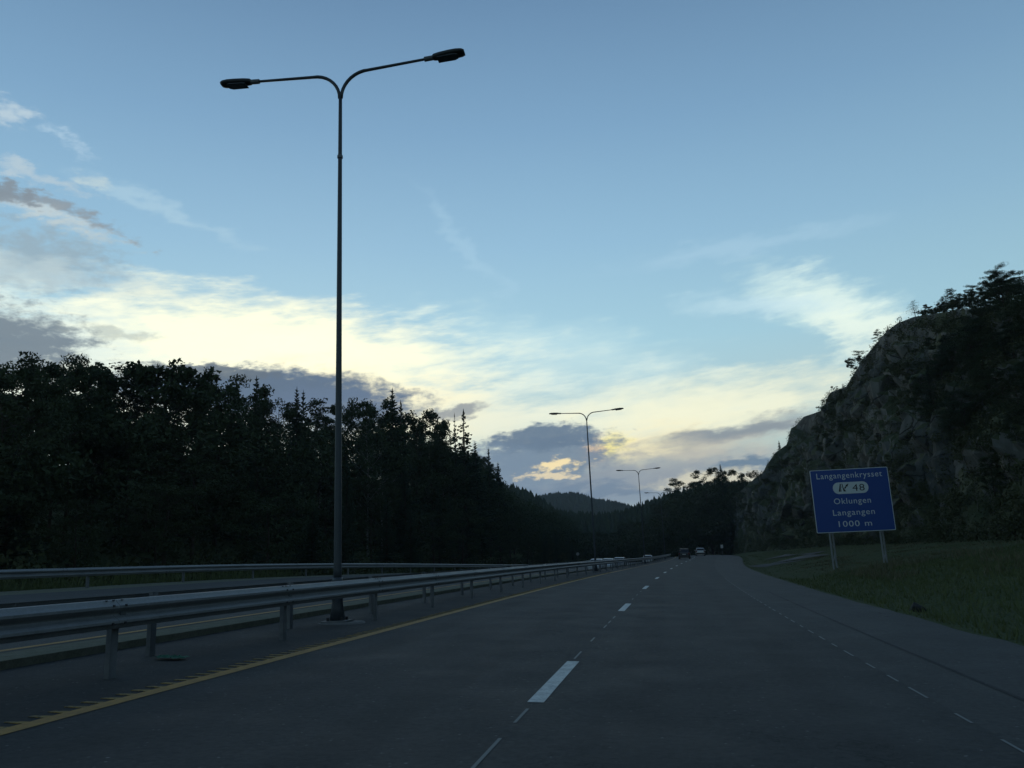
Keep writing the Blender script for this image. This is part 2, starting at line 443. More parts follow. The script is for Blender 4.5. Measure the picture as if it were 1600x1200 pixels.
def ground(x, y):
    xr = x - cx(y); er = edge_r(y)
    z = zp(y) + cross(max(-22.0, min(er, xr)), y)
    if xr > er:
        t = xr - er
        z += -0.16*math.exp(-((t-1.3)/0.9)**2) + 0.075*t*sst(0.5, 6, t) + 0.05*max(0, t-8)
        z += 0.10*(mnoise.noise(Vector((x*.35, y*.22, 2)))) * sst(0.5, 3, t) * (1 - sst(55, 75, y))
        if t > 20: z += 0.18*min(t-20, 40)
    if xr < -22.0:
        t = -22.0 - xr
        sl = 0.22 + 0.24*sst(50, 130, y)
        z += -0.25*math.exp(-((t-2.5)/1.2)**2) + sl*max(0, min(t, 50)-6)
        z += 0.3*(mnoise.noise(Vector((x*.12, y*.12, 5)))) * sst(2, 8, t)
    return z

# one ground sheet out to the horizon
def grid(xs, ys, fz, name, m, fx=None):
    vs = np.zeros((len(ys), len(xs), 3), dtype=np.float32)
    for j, y in enumerate(ys):
        for i, x in enumerate(xs):
            vs[j, i] = (x, y, fz(x, y)) if fx is None else fx(x, y)
    nx, ny = len(xs), len(ys)
    idx = np.arange(nx*ny).reshape(ny, nx)
    f = np.stack([idx[:-1,:-1], idx[:-1,1:], idx[1:,1:], idx[1:,:-1]], -1).reshape(-1, 4)
    return npmesh(name, vs.reshape(-1,3), f, True)
xrs = [-6000,-2500,-900,-400,-220,-140,-110] + [-100+4*i for i in range(17)] + [-32+1.0*i for i in range(9)] + [-23.2,-22.4] + [-21,-15,-8.2,-6,-2,2,4.6] + \
      [4.95,5.4,5.9,6.4,7,7.6,8.2,9,10,11,12,13,14,16,18,20,24,28,32,40,50,70,100,180,400,900,2500,6000]
ysg = [-6000,-1500,-400,-150,-80,-50,-35,-25] + [-20+1.5*i for i in range(80)] + [100+4*i for i in range(60)] + [345,370,400,460,550,700,900,1300,2000,3500,6000,9000]
def gfun(xr, y):
    yc = max(-60, min(y, 420)); x = cx(yc) + xr
    z = ground(x, yc)
    if abs(xr) > 100: z = min(z, 14)
    if y > 420: z = z + (-2-z)*sst(420, 900, y)
    d = 0.0
    if -22.3 < xr < edge_r(yc) + 0.0: d = -0.10   # the paved corridor lies above this sheet
    return (x, y, z + d)
gm = grid(xrs, ysg, None, 'ground', m_verge, fx=gfun); gm.materials.append(m_verge)
tag(link('ground', gm), kind='structure')

YS = [-30+1.0*i for i in range(131)] + [101+2.5*i for i in range(85)]
def strip(name, a, b, dz, m, parent=None, y0=-30, y1=312, nx=2, ys=None, edge=0.0):
    """a, b: lateral limits (number or function of y); edge: depth of a vertical lip on both sides"""
    yy = [y for y in (ys or YS) if y0 <= y <= y1]
    fa = a if callable(a) else (lambda y: a); fb = b if callable(b) else (lambda y: b)
    prof = ([0.0] if edge else []) + [i/(nx-1) for i in range(nx)] + ([1.0] if edge else [])
    vs = []
    for y in yy:
        for k, t in enumerate(prof):
            xr = fa(y) + (fb(y)-fa(y))*t
            low = edge if edge and k in (0, len(prof)-1) else 0
            vs.append(tuple(road(xr, y, dz-low)))
    n = len(prof); idx = np.arange(n*len(yy)).reshape(len(yy), n)
    f = np.stack([idx[:-1,:-1], idx[:-1,1:], idx[1:,1:], idx[1:,:-1]], -1).reshape(-1,4)
    me = npmesh(name, vs, f, False); me.materials.append(m)
    o = bpy.data.objects.new(name, me); COL.objects.link(o)
    if parent: o.parent = parent
    return o
XC = 2.24        # joint between new lane surface and the older shoulder
rd = tag(strip('road', -5.12, XC, 0.0, m_asph, nx=5), kind='structure')
tag(strip('road_shoulder', XC, lambda y: edge_r(y) + 0.10*mnoise.noise(Vector((0.3, y*0.9, 7))) + 0.05*mnoise.noise(Vector((0.3, y*3.1, 7))), -0.004, m_asph_old, nx=4, edge=0.16), kind='structure')
tag(strip('median_strip', -7.72, -5.12, -0.004, m_asph_dark, nx=4), kind='structure')
tag(strip('median_edge', -8.35, lambda y: -7.72 + 0.03*mnoise.noise(Vector((0.3, y*1.3, 7))), 0.095, m_gravel, nx=3, edge=0.2), kind='structure')
tag(strip('opposite_road', -20.2, -8.35, 0.092, m_asph_old, nx=5), kind='structure')
tag(strip('opposite_road_edge', -22.4, -20.2, 0.086, m_gravel, nx=3, edge=0.3), kind='structure')
# darker wheel track seam on the shoulder
tag(strip('seam', 3.02, lambda y: 3.02 + 0.05 + 0.03*mnoise.noise(Vector((3, y*1.7, 1))), 0.0005, m_asph_dark, parent=rd, y0=3, y1=30), kind=None)
# right-hand lay-by
lb = []
pts = [(1168,886),(1192,876),(1236,866),(1296,861),(1298,868),(1262,876),(1215,880)]
def hitg(px, py, lift=0.0):
    r = ray(px, py); t = 5.0
    while t < 600:
        p = EYE + r*t
        if p.z < ground(p.x, p.y) + lift: return p
        t += 0.25 if t < 120 else 1.0
    return EYE + r*t

# painted lines, each dash its own part of the road
y0 = 7.50
for k in range(-2, 15):
    a = y0 + 11.9*k
    strip('lane_dash', -1.36, -1.21, 0.005, m_white, parent=rd, ys=[a, a+1.0, a+2.0, a+2.85], y0=-99)
thin = [(4.3,4.95),(5.2,6.05),(6.6,7.2),(10.6,11.4),(12.7,13.3),(15.0,15.6),(16.0,16.6),(17.2,17.8),(21.8,22.4),(24.2,24.8),(26.6,27.2),(29.0,29.6)]
for a, b in thin:
    strip('joint_mark', -1.315, -1.288, 0.004, m_thin, parent=rd, ys=[a, (a+b)/2, b], y0=-99)
k = 0; a = 1.9
while a < 45:
    L = 0.5 + 0.12*math.sin(k*2.3)
    strip('joint_mark', XC-0.035, XC-0.010, 0.004, m_thin, parent=rd, ys=[a, a+L/2, a+L], y0=-99)
    a += 1.06 + 0.1*math.sin(k*1.7); k += 1
strip('edge_line', -5.10, -4.93, 0.005, m_yellow, parent=rd, y1=300)
mb = MB(); y = 1.5
while y < 60:
    w = 0.075 + 0.02*random.random(); e_ = -5.27 - 0.06*random.random()
    q = [road(e_, y+0.02, 0.004), road(-5.101, y, 0.004), road(-5.101, y+w, 0.004), road(e_+0.02, y+w*0.8, 0.004)]
    mb.add(q + [v - Vector((0,0,0.006)) for v in q], [(0,1,2,3), (0,4,5,1), (3,2,6,7), (0,3,7,4)])
    y += 0.21 + 0.02*random.random()
tag(mb.build('rumble_bars', m_yworn, rd), kind='stuff')
strip('edge_line', -8.62, -8.48, 0.0975, m_yellow, parent=rd, y1=300)
for k in range(-2, 22):
    a = 3.0 + 11.9*k; strip('lane_dash', -14.1, -13.95, 0.0975, m_white, parent=rd, ys=[a, a+1.5, a+3.0], y0=-99)

# ------------------------------------------------------------------ guard rails
# W-beam section (towards traffic = +u, height v)
SEC = [(0.0,0.155),(0.028,0.150),(0.050,0.118),(0.083,0.092),(0.083,0.066),(0.052,0.040),(0.010,0.016),(0.0,0.0),
       (0.010,-0.016),(0.052,-0.040),(0.083,-0.066),(0.083,-0.092),(0.050,-0.118),(0.028,-0.150),(0.0,-0.155)]
def beam(xr, ya, yb, top, side, parent):
    n = max(2, int((yb-ya)/1.0)+1); mb = MB(); t_ = 0.006
    secs = []
    for i in range(n):
        y = ya + (yb-ya)*i/(n-1); lap = 0.0
        fr = [road(xr + side*(u + lap), y, top-0.155+v) for u, v in SEC]
        bk = [road(xr + side*(u - t_), y, top-0.155+v) for u, v in SEC]
        secs.append(fr + bk[::-1])
    m_ = len(secs[0]); vs = [p for s_ in secs for p in s_]
    fs = [(i*m_+k, i*m_+(k+1) % m_, (i+1)*m_+(k+1) % m_, (i+1)*m_+k) for i in range(n-1) for k in range(m_)]
    fs += [tuple(range(m_))[::-1], tuple(range((n-1)*m_, n*m_))]
    mb.add(vs, fs); return mb.build('beam', m_galv, parent, smooth_=False)
def post(xr, y, top, parent, h=None, w=0.11, gz=0.0):
    mb = MB(); b = road(xr, y, gz-0.2); t = road(xr, y, top)
    Hh = t.z - b.z; cz = (t.z + b.z)/2
    mb.box((b.x, b.y+w/2, cz), (0.06, 0.008, Hh)); mb.box((b.x, b.y-w/2, cz), (0.06, 0.008, Hh)); mb.box((b.x-0.03, b.y, cz), (0.008, w-0.008, Hh))
    mb.box((b.x+0.03, b.y, cz-0.001), (0.006, w-0.01, Hh-0.004))
    return mb.build('post', m_galvd, parent)
def bolts(xr, y, top, side, parent, n=4):
    mb = MB()
    for v in (-0.092, 0.092):
        for du in (-0.10, 0.10):
            p = road(xr + side*0.086, y+du, top-0.155+v); mb.box(p, (0.012, 0.026, 0.022))
    for du in (-0.16, -0.05, 0.09):
        p = road(xr + side*0.036, y+du, top-0.155+0.147); mb.box(p, (0.022, 0.022, 0.010))
    return tag(mb.build('bolts', m_bolt, parent), kind='stuff')
def rail(name, label, xr, top, side, y0, y1, gz, step, poff, bolt_to, group=None):
    r = empty(name, road(xr, max(y0, 4), gz)); Mi = Matrix.Translation(r.location).inverted()
    tag(r, label, 'guard rail', group)
    y = y0; k = 0
    while y < y1 - 0.1:
        ye = min(y+step, y1)
        for o in (beam(xr, y+0.004, ye-0.004, top, side, r),): o.matrix_parent_inverse = Mi
        if k > 0 and y < bolt_to: bolts(xr, y, top, side, r).matrix_parent_inverse = Mi
        o = post(xr - side*0.06 - side*0.04, y + poff, top - 0.05 if side > 0 else top + 0.02, r, gz=gz); o.matrix_parent_inverse = Mi
        mb = MB(); p = road(xr - side*0.02, y+poff, top-0.155); mb.box(p, (0.075, 0.09, 0.2)); o = mb.build('spacer', m_galvd, r); o.matrix_parent_inverse = Mi
        y = ye; k += 1
    return r
rail('guard_rail', 'nearest grey steel guard rail along the left edge of our lanes', -5.95, 0.83, 1, -8.0, 168, 0.0, 4.0, 0.15, 60)
rail('guard_rail', 'steel guard rail right behind the nearest one seen from its dark back', -6.95, 0.80, -1, -8.2, 172, 0.0, 4.0, 2.2, 0)
rail('guard_rail', 'long outer guard rail on the far side below the left forest', -21.6, 0.83, 1, -4.0, 210, 0.09, 6.0, 1.4, 60)

# ------------------------------------------------------------------ street lamps
def lamp_proto():
    r = empty('street_lamp', (0,0,0))
    mb = MB(); mb.box((0,0,0.02), (0.50,0.46,0.05)); 
    mb.build('base_plate', m_galvd, r)
    mb = MB(); mb.tube([(0,0,0.045),(0,0,0.30),(0,0,0.36),(0,0,0.80),(0,0,0.86)], [0.15,0.118,0.108,0.102,0.09], 16); mb.build('collar', m_pole, r, True)
    mb = MB()
    for a in (45,135,225,315):
        c = Vector((0.2*math.cos(R_(a)), 0.19*math.sin(R_(a)), 0.075)); mb.box(c, (0.045,0.045,0.06))
    tag(mb.build('anchor_bolts', m_bolt, r), kind='stuff')
    HJ = 11.40
    mb = MB(); mb.tube([(0,0,0.80),(0,0,1.0),(0,0,6.0),(0,0,HJ-0.35),(0,0,HJ+0.05)], [0.082,0.078,0.057,0.040,0.038], 16); mb.build('pole', m_pole, r, True)
    mb = MB(); mb.box((0.0,-0.098,0.62),(0.09,0.05,0.3)); mb.build('hatch', m_galvd, r)
    mb = MB(); mb.tube([(0,0,9.9),(0,0,9.96)], [0.062,0.062], 14); mb.build('joint_band', m_galvd, r)
    for s in (-1, 1):
        pts = []
        for i in range(9):
            t = i/8*math.pi/2*0.90; rr = 0.62
            pts.append((s*(0.02 + rr*(1-math.cos(t))), 0, HJ - 0.02 + rr*math.sin(t)))
        sl = 0.06
        x1, z1 = abs(pts[-1][0]), pts[-1][2]
        for d in (0.10, 0.80, 1.48): pts.append((s*(x1+d), 0, z1+d*sl))
        a = MB(); a.tube(pts, [0.038]*9+[0.034,0.031,0.029], 10); arm = a.build('arm', m_pole, r, True)
        xe, ze = x1+1.48, z1+1.48*sl
        ax = Vector((s, 0, sl)).normalized(); up = Vector((-s*sl, 0, 1)).normalized()
        def P(u, v, w): return Vector((s*xe, 0, ze)) + ax*u + Vector((0, v, 0)) + up*w
        c = MB(); c.tube([P(-0.06,0,0), P(0.14,0,0)], 0.055, 12); c.build('spigot', m_galvd, arm)
        hb = MB(); rings = [(0.12,0.045,0.045,-0.04),(0.16,0.09,0.065,-0.045),(0.30,0.12,0.070,-0.05),(0.52,0.14,0.068,-0.055),(0.68,0.148,0.055,-0.058),(0.80,0.135,0.035,-0.055),(0.86,0.10,0.01,-0.05)]
        n = 14; vs = []
        for (u, hw, zt, zb) in rings:
            for k in range(n):
                t = 2*math.pi*k/n; cc, ss = math.cos(t), math.sin(t)
                v = hw*math.copysign(abs(cc)**0.7, cc); w_ = (zt if ss > 0 else -zb)*(abs(ss)**0.7)*(1 if ss > 0 else -1)
                vs.append(P(u, v, w_))
        fs = [(i*n+k, i*n+(k+1) % n, (i+1)*n+(k+1) % n, (i+1)*n+k) for i in range(len(rings)-1) for k in range(n)]
        fs += [tuple(range(n))[::-1], tuple(range((len(rings)-1)*n, len(rings)*n))]
        hb.add(vs, fs); hd = hb.build('lamp_head', m_lamp, r, True)
        lb_ = MB(); lb_.prism([(0.24,-0.11),(0.62,-0.12),(0.70,-0.08),(0.70,0.08),(0.62,0.12),(0.24,0.11)], -0.082, -0.066, lambda u, v, w: P(u, v, w)); lb_.build('lens', m_lens, hd)
    return r
lp = lamp_proto()
LAMPS = [(15.3, 'nearest tall double-armed street lamp rising through the whole picture on the left'),
         (61.0, 'second double-armed street lamp with its whole head against the sunset cloud'),
         (106.0, 'third double-armed street lamp with arms just above the right hand forest edge'),
         (151.0, 'farthest street lamp with only one arm showing beside the pine')]
for i, (y, lab) in enumerate(LAMPS):
    o = lp if i == 0 else copy_tree(lp)
    o.location = road(-6.50, y, 0.0); o.rotation_euler = (0, 0, R_(2.5) - math.atan((cx(y+1)-cx(y-1))/2)); tag(o, lab, 'street lamp', 'double-armed street lamps in the median')
for y in (14.7,):
    mb = MB(); mb.tube([road(-6.42, 15.3, -0.05), road(-6.42, 15.3, 0.012)], [0.50,0.44], 14)
    tag(mb.build('lamp_footing', m_conc), 'low dark round footing under the nearest street lamp', 'footing')

# ------------------------------------------------------------------ silhouettes taken from the view, turned into real heights
def poly(pts, x):
    if x <= pts[0][0]: return pts[0][1]
    for (a, b), (c, d) in zip(pts, pts[1:]):
        if x <= c: return b + (d-b)*(x-a)/(c-a)
    return pts[-1][1]
ROCKLINE = [(1100,842),(1108,815),(1122,795),(1140,778),(1165,760),(1190,744),(1197,728),(1212,707),(1230,694),(1236,668),(1250,652),(1280,642),(1286,622),
            (1300,612),(1322,604),(1334,585),(1348,562),(1362,545),(1385,518),(1402,505),(1428,495),(1500,484),(1600,474),(1760,440)]
FORESTL = [(-400,575),(0,584),(60,572),(110,580),(160,600),(210,610),(262,610),(300,606),(350,606),(390,618),(410,640),(440,646),(480,648),(530,640),(590,644),(640,654),
           (680,668),(700,690),(740,702),(765,722),(790,762),(815,778),(850,792),(900,812),(1000,830)]
FORESTR = [(960,812),(985,806),(1005,796),(1030,784),(1048,768),(1062,760),(1085,745),(1105,738),(1125,738),(1150,744),(1175,750),(1200,742),(1300,740)]
def zline(x, y, line):
    lo, hi = -5.0, 200.0
    for _ in range(26):
        mid = (lo+hi)/2; px, py = proj((x, y, mid))
        if py > poly(line, px): lo = mid
        else: hi = mid
    return (lo+hi)/2

# ------------------------------------------------------------------ rock hill on the right
def ridge_x(y): return cx(y) + 29 - 8*sst(170, 300, y)
def base_x(y): return cx(y) + 19.5 - 8.5*sst(110, 210, y)
def fbm(p, o=4):
    s, a = 0, 1
    for i in range(o): s += a*mnoise.noise(p); p = p*2.03; a *= 0.5
    return s
def hill_pt(u, y, rough=1.0):
    """u 0..1 base to ridge, beyond 1 over the plateau"""
    xb, xr_ = base_x(y), ridge_x(y)
    zr = zline(xr_, y, ROCKLINE) if y > 52 else zline(ridge_x(52), 52, ROCKLINE) + 0.05*(52-y)
    zb = ground(xb, y) - 0.4
    if u <= 1:
        wall = sst(170, 215, y)               # blasted road cut further along
        prof = u**0.85*(1-wall) + (1-(1-u)**2.2)*wall
        # ledges
        st = 4.2 + 1.2*mnoise.noise(Vector((y*0.03, 1, 4)))
        q = prof*st + 0.7*mnoise.noise(Vector((y*0.05, u*2, 9)))
        fr = q - math.floor(q); led = (math.floor(q) + (fr**3.0 if fr < 1 else 1) - 0.7*mnoise.noise(Vector((y*0.05, u*2, 9))))/st
        mix = 0.85*math.sin(math.pi*min(u, 1))**0.5 if u > 0 else 0
        h = prof*(1-mix) + led*mix
        toe = (1-wall)*sst(0, 0.45, u); h = h*(1-wall) * (0.35 + 0.65*toe) + h*wall   # rubble and scrub foot
        x = xb + (xr_-xb)*u; z = zb + (zr-zb)*max(0, min(1.0, h))
    else:
        x = xr_ + (u-1)*30; z = zr + (u-1)*3.0*1.0
    p = Vector((x*0.16, y*0.16, z*0.16))
    env = math.sin(math.pi*min(max(u,0),1))**0.6 if u < 1 else 0.0
    # blocky relief
    cell = mnoise.voronoi(Vector((x*0.14, y*0.13, z*0.19)), distance_metric='DISTANCE', exponent=2.5)[0]
    bl = (cell[1]-cell[0])
    cell2 = mnoise.voronoi(Vector((x*0.36+3, y*0.30, z*0.42)), distance_metric='DISTANCE', exponent=2.5)[0]
    b2 = min(cell2[1]-cell2[0], 0.35)
    d = env*(1.5*fbm(p, 3) + 4.2*min(bl, 0.42) + 1.8*b2 - 0.9) * rough
    x -= d*0.9; z += d*0.30
    y2 = y + env*0.5*mnoise.noise(p*3 + Vector((7,7,7)))
    if 0.45 < u < 3 and y > 60:
        z = min(z, zline(x, y2, ROCKLINE) - (0.15 if u < 1 else 0.0))
    return (x, y2, z)
us = [i/64 for i in range(65)] + [1.03,1.08,1.15,1.3,1.6,2.0,3.0,4.5]
yh = [22+0.55*i for i in range(260)] + [165+0.9*i for i in range(160)]
hm = grid(us, yh, None, 'rock_hill', m_rock, fx=hill_pt); hm.materials.append(m_rock)
hm.polygons.foreach_set('use_smooth', [False]*len(hm.polygons))
hill = tag(link('rock_hill', hm), kind='structure')

def rock_mesh(seed, n=16):
    import bmesh
    r = random.Random(seed); bm = bmesh.new()
    for i in range(n):
        v = Vector((r.gauss(0,1), r.gauss(0,1), r.gauss(0,1))).normalized()
        v = Vector((v.x*(0.5), v.y*(0.5), v.z*0.5))*(0.85+0.3*r.random())
        bm.verts.new(v)
    bmesh.ops.convex_hull(bm, input=bm.verts)
    bmesh.ops.delete(bm, geom=[v for v in bm.verts if not v.link_faces], context='VERTS')
    bmesh.ops.bevel(bm, geom=list(bm.edges), offset=0.035, segments=1, affect='EDGES', profile=0.5)
    me = bpy.data.meshes.new('rock'); bm.to_mesh(me); bm.free(); me.materials.append(m_rock); return me
rocks = [rock_mesh(s, 12+s % 7) for s in range(10)]
rr = random.Random(5)
nrock = 0
for k in range(330):
    y = 45 + 150*rr.random()**1.3; u = 0.10 + 0.82*rr.random()
    p = Vector(hill_pt(u, y)); px, py = proj(p)
    if not (1090 < px < 1640 and py > 470): continue
    # barer rock on the left shoulder of the hill, more growth to the right
    if rr.random() > (0.95 if px < 1450 else 0.45): continue
    if nrock >= 130: break
    s = 1.6 + 4.2*rr.random()**2.0
    if py < poly(ROCKLINE, px) + 14: continue
    o = link('rock', rocks[rr.randrange(10)], hill, loc=p + Vector((0.12*s, 0, -0.12*s)))
    o.scale = (s*0.8, s*(1.2+rr.random()*1.0), s*(0.6+0.5*rr.random())); o.rotation_euler = (rr.uniform(-.3,.3), rr.uniform(-.5,.1), rr.uniform(-.4,.4)); nrock += 1
# big fractured blocks standing out along the ledges
for k in range(420):
    y = 58 + 125*rr.random()**1.2; u = rr.choice((0.30, 0.42, 0.56, 0.68, 0.80, 0.90)) + 0.05*mnoise.noise(Vector((y*.06, k*.01, 3)))
    p = Vector(hill_pt(u, y)); px, py = proj(p)
    if not (1110 < px < 1590) or rr.random() > (0.9 if px < 1440 else 0.30): continue
    s = 2.2 + 3.6*rr.random()**1.5
    if py - s*0.45*FPX/y < poly(ROCKLINE, px): continue
    if nrock >= 285: break
    o = link('rock', rocks[rr.randrange(10)], hill, loc=p + Vector((0.38*s, 0, -0.20*s)))
    o.scale = (s*0.9, s*(1.1+rr.random()*0.8), s*(0.75+0.45*rr.random())); o.rotation_euler = (rr.uniform(-.15,.15), rr.uniform(-.25,.05), rr.uniform(-.5,.5)); nrock += 1
# ------------------------------------------------------------------ tree kinds
def leaf_quads(cen, rad, n, size, r, flat=0.75, up=0.3):
    """n leaf faces gathered round a centre; returns verts, quads"""
    d = r.normal(size=(n,3)); d /= np.linalg.norm(d, axis=1)[:,None]
    p = cen + d*(r.random((n,1))**0.45)*np.array(rad)
    nrm = r.normal(size=(n,3)) + np.array([0,0,up]); nrm /= np.linalg.norm(nrm, axis=1)[:,None]
    a = np.cross(nrm, r.normal(size=(n,3))); a /= np.linalg.norm(a, axis=1)[:,None]; b = np.cross(nrm, a)
    s = size*(0.6+0.8*r.random((n,1)))
    v = np.stack([p-a*s, p+b*s*flat*0.7, p+a*s, p-b*s*flat*0.7], 1)
    return v.reshape(-1,3)
def crown_mesh(name, V, m, bend=False):
    v = np.concatenate(V); f = np.arange(len(v)).reshape(-1,4)
    me = npmesh(name, v, f); me.materials.append(m); return me
def topz(V, h): return max(h, max(float(v[:,2].max()) for v in V))
def broadleaf(seed, h=14.0, wf=0.30, lo=0.18, nl=26, dens=1.0, leaf=0.13, m=None, bk=None, clump=1.0):
    r = np.random.default_rng(seed); rd_ = random.Random(seed); mb = MB()
    tr = [(0.25*math.sin(i*0.9+seed)*i/8, 0.25*math.cos(i*1.1+seed)*i/8, h*0.93*i/8) for i in range(9)]
    mb.tube(tr, [max(0.02, h*0.013*(1-i/8.3)) for i in range(9)], 7)
    V = []
    for k in range(nl):
        t = lo + (0.97-lo)*(k+rd_.random())/nl
        q = Vector(tr[min(7, int(t/0.93*8))]) if t < 0.93 else Vector(tr[8]); z = t*h; q = Vector((q.x, q.y, min(z, h*0.93)))
        tt = (t-lo)/(1-lo); env = math.sin(math.pi*(0.12+0.80*tt))**0.75
        L = h*wf*env*(0.6+0.55*rd_.random()); a = k*2.399+rd_.random()
        rise = L*(0.25+0.6*rd_.random())
        e = q + Vector((L*math.cos(a), L*math.sin(a), rise)); 
        if e.z > h: e.z = h - 0.3*rd_.random()
        mid = (q+e)/2 + Vector((0,0,-0.06*L)); mb.tube([q, mid, e], [h*0.0045*(1.2-t), h*0.003, 0.012], 4, cap=False)
        for j in range(3):
            s = 0.45+0.55*rd_.random(); b0 = q.lerp(e, s*0.8); a2 = a + rd_.uniform(-1.1,1.1)
            e2 = b0 + Vector((math.cos(a2), math.sin(a2), rd_.uniform(-0.1,0.7)))*L*0.38
            mb.tube([b0, e2], [0.02, 0.008], 3, cap=False)
            R0 = h*0.040*(0.5+1.0*rd_.random())*clump
            V.append(leaf_quads(np.array(e2), (R0*1.25, R0*1.25, R0*0.8), int(85*dens), leaf, r))
        R0 = h*0.05*clump
        V.append(leaf_quads(np.array(e), (R0*1.2, R0*1.2, R0), int(110*dens), leaf, r))
    tm = mb.mesh('trunk', True); tm.materials.append(bk or m_bark)
    return tm, crown_mesh('crown', V, m or m_leaf), topz(V, h)
def spruce(seed, h=14.0, wf=0.19, lo=0.06, dens=1.0, sparse=0.0):
    r = random.Random(seed); V = []; mb = MB()
    mb.tube([(0,0,0),(0.04,0,h*0.5),(0,0,h)], [h*0.012, h*0.007, 0.012], 7)
    z = h*lo; a = 0
    while z < h*0.985:
        t = z/h; Lm = h*wf*(1-t)**0.98*(0.9+0.2*math.sin(z*1.7+seed)) + 0.05
        nb = 5 if t > .85 else 6
        for k in range(nb):
            a += 2.399; 
            if r.random() < sparse: continue
            zb_ = z; z = zb_ + r.uniform(-.14, .14); L = Lm*(0.50+0.62*r.random()); ca, sa = math.cos(a), math.sin(a)
            droop = -0.25 + 0.75*t; n = max(2, int(L/0.30)); prev = None
            if L > 0.6: mb.tube([(0,0,z), (ca*L*.5, sa*L*.5, z+droop*L*.3), (ca*L*.95, sa*L*.95, z+droop*L*.3+0.1*L)], [0.025,0.016,0.006], 3, cap=False)
            for i in range(n):
                s = (i+0.6)/n; rad = L*s; zz = z + droop*L*0.55*s + 0.16*L*s*s
                wd = 0.30*L*(1-s*0.75)+0.10*min(1, L)
                c = np.array([ca*rad, sa*rad, zz])
                for sg in (-1, 1):
                    w1 = wd*(0.7+0.6*r.random()); tip = c + np.array([ca*w1*0.55 - sg*sa*w1, sa*w1*0.55 + sg*ca*w1, -0.12*w1 - 0.10*r.random()])
                    hw = min(0.09+0.03*r.random(), 0.03+L*0.2)
                    o1 = np.array([ca*hw, sa*hw, 0.02]); o2 = np.array([0,0,-0.10-0.10*r.random()])
                    V.append(np.stack([c-o1, c+o1, tip, (c+tip)/2 + o2])) 
                if dens > 0.8: V.append(np.stack([c-np.array([0,0,0.0]), c+np.array([ca*.16, sa*.16, 0.01]), c+np.array([ca*.12, sa*.12, (-0.30*(1-0.5*t)-0.1*r.random())*min(1, L*1.2)]), c+np.array([-ca*.08, -sa*.08, -0.16])]))
            z = zb_
        z += 0.24 + 0.014*h*(1-t)
    for k in range(5): V.append(np.array([[0.0,0,h*0.97],[0.06*math.cos(k),0.06*math.sin(k),h*0.975],[0,0,h+0.15],[-0.05*math.cos(k),-0.05*math.sin(k),h*0.975]]))
    tm = mb.mesh('trunk', True); tm.materials.append(m_bark)
    return tm, crown_mesh('crown', [v for v in V], m_needle), h
def pine(seed, h=12.0, wf=0.28, lo=0.42, nl=15, dens=1.0):
    r = np.random.default_rng(seed); rd_ = random.Random(seed); mb = MB(); V = []
    tr = [(0.3*math.sin(i*0.8+seed)*i/8, 0.3*math.cos(i+seed)*i/8, h*0.95*i/8) for i in range(9)]
    mb.tube(tr, [max(0.03, h*0.014*(1-i/8.6)) for i in range(9)], 7)
    for k in range(nl):
        t = lo + (0.95-lo)*(k+0.5)/nl; q = Vector(tr[int(min(7.99, t/0.95*8))]).lerp(Vector(tr[min(8, int(min(7.99, t/0.95*8))+1)]), (t/0.95*8) % 1)
        L = h*wf*(0.45+0.65*rd_.random())*(1.1-0.65*((t-lo)/(1-lo))**1.5); a = k*2.399+rd_.random()*0.6
        e = q + Vector((L*math.cos(a), L*math.sin(a), L*rd_.uniform(0.0,0.45)))
        mid = q.lerp(e, .5) + Vector((0,0,-0.08*L)); mb.tube([q, mid, e], [0.06,0.04,0.015], 4, cap=False)
        for j in range(4):
            c = q.lerp(e, 0.45+0.55*rd_.random()) + Vector((rd_.uniform(-.3,.3)*L*.5, rd_.uniform(-.3,.3)*L*.5, rd_.uniform(0,0.12)*L))
            mb.tube([q.lerp(e,0.5), c], [0.02,0.008], 3, cap=False)
            R0 = h*0.045*(0.7+0.6*rd_.random())
            V.append(leaf_quads(np.array(c), (R0*1.8, R0*1.8, R0*0.8), int(100*dens), 0.13, r, flat=0.5, up=0.8))
    V.append(leaf_quads(np.array(tr[8]), (h*.06, h*.06, h*.035), 90, 0.13, r, flat=0.5, up=0.8))
    tm = mb.mesh('trunk', True); tm.materials.append(m_bark)
    return tm, crown_mesh('crown', V, m_pine), topz(V, h)
def bare(seed, h=9.0, leaves=8):
    """thin birch with few leaves"""
    r = np.random.default_rng(seed); rd_ = random.Random(seed); mb = MB(); V = []
    tr = [(0.15*math.sin(i*0.8+seed)*i/8, 0.15*math.cos(i+seed)*i/8, h*i/8) for i in range(9)]
    mb.tube(tr, [max(0.012, h*0.009*(1-i/8.2)) for i in range(9)], 6)
    for k in range(34):
        t = 0.25 + 0.73*(k+0.5)/34; q = Vector(tr[int(min(7.99, t*8))]).lerp(Vector(tr[int(min(7.99, t*8))+1]), (t*8) % 1)
        L = h*0.20*(1.15-t)*(0.6+0.6*rd_.random()); a = k*2.399
        e = q + Vector((L*math.cos(a), L*math.sin(a), L*rd_.uniform(0.4,1.1))); mb.tube([q, e], [0.022,0.008], 3, cap=False)
        for j in range(6):
            b0 = q.lerp(e, 0.25+0.75*rd_.random()); d = Vector((rd_.gauss(0,1), rd_.gauss(0,1), 0.5+rd_.random())).normalized()*L*0.4
            mb.tube([b0, b0+d], [0.012,0.006], 3, cap=False)
            if leaves: V.append(leaf_quads(np.array(b0+d), (0.22,0.22,0.22), leaves, 0.07, r))
    tm = mb.mesh('trunk', True); tm.materials.append(m_birch)
    cm = crown_mesh('crown', V, m_leaf) if V else None
    return tm, cm, h
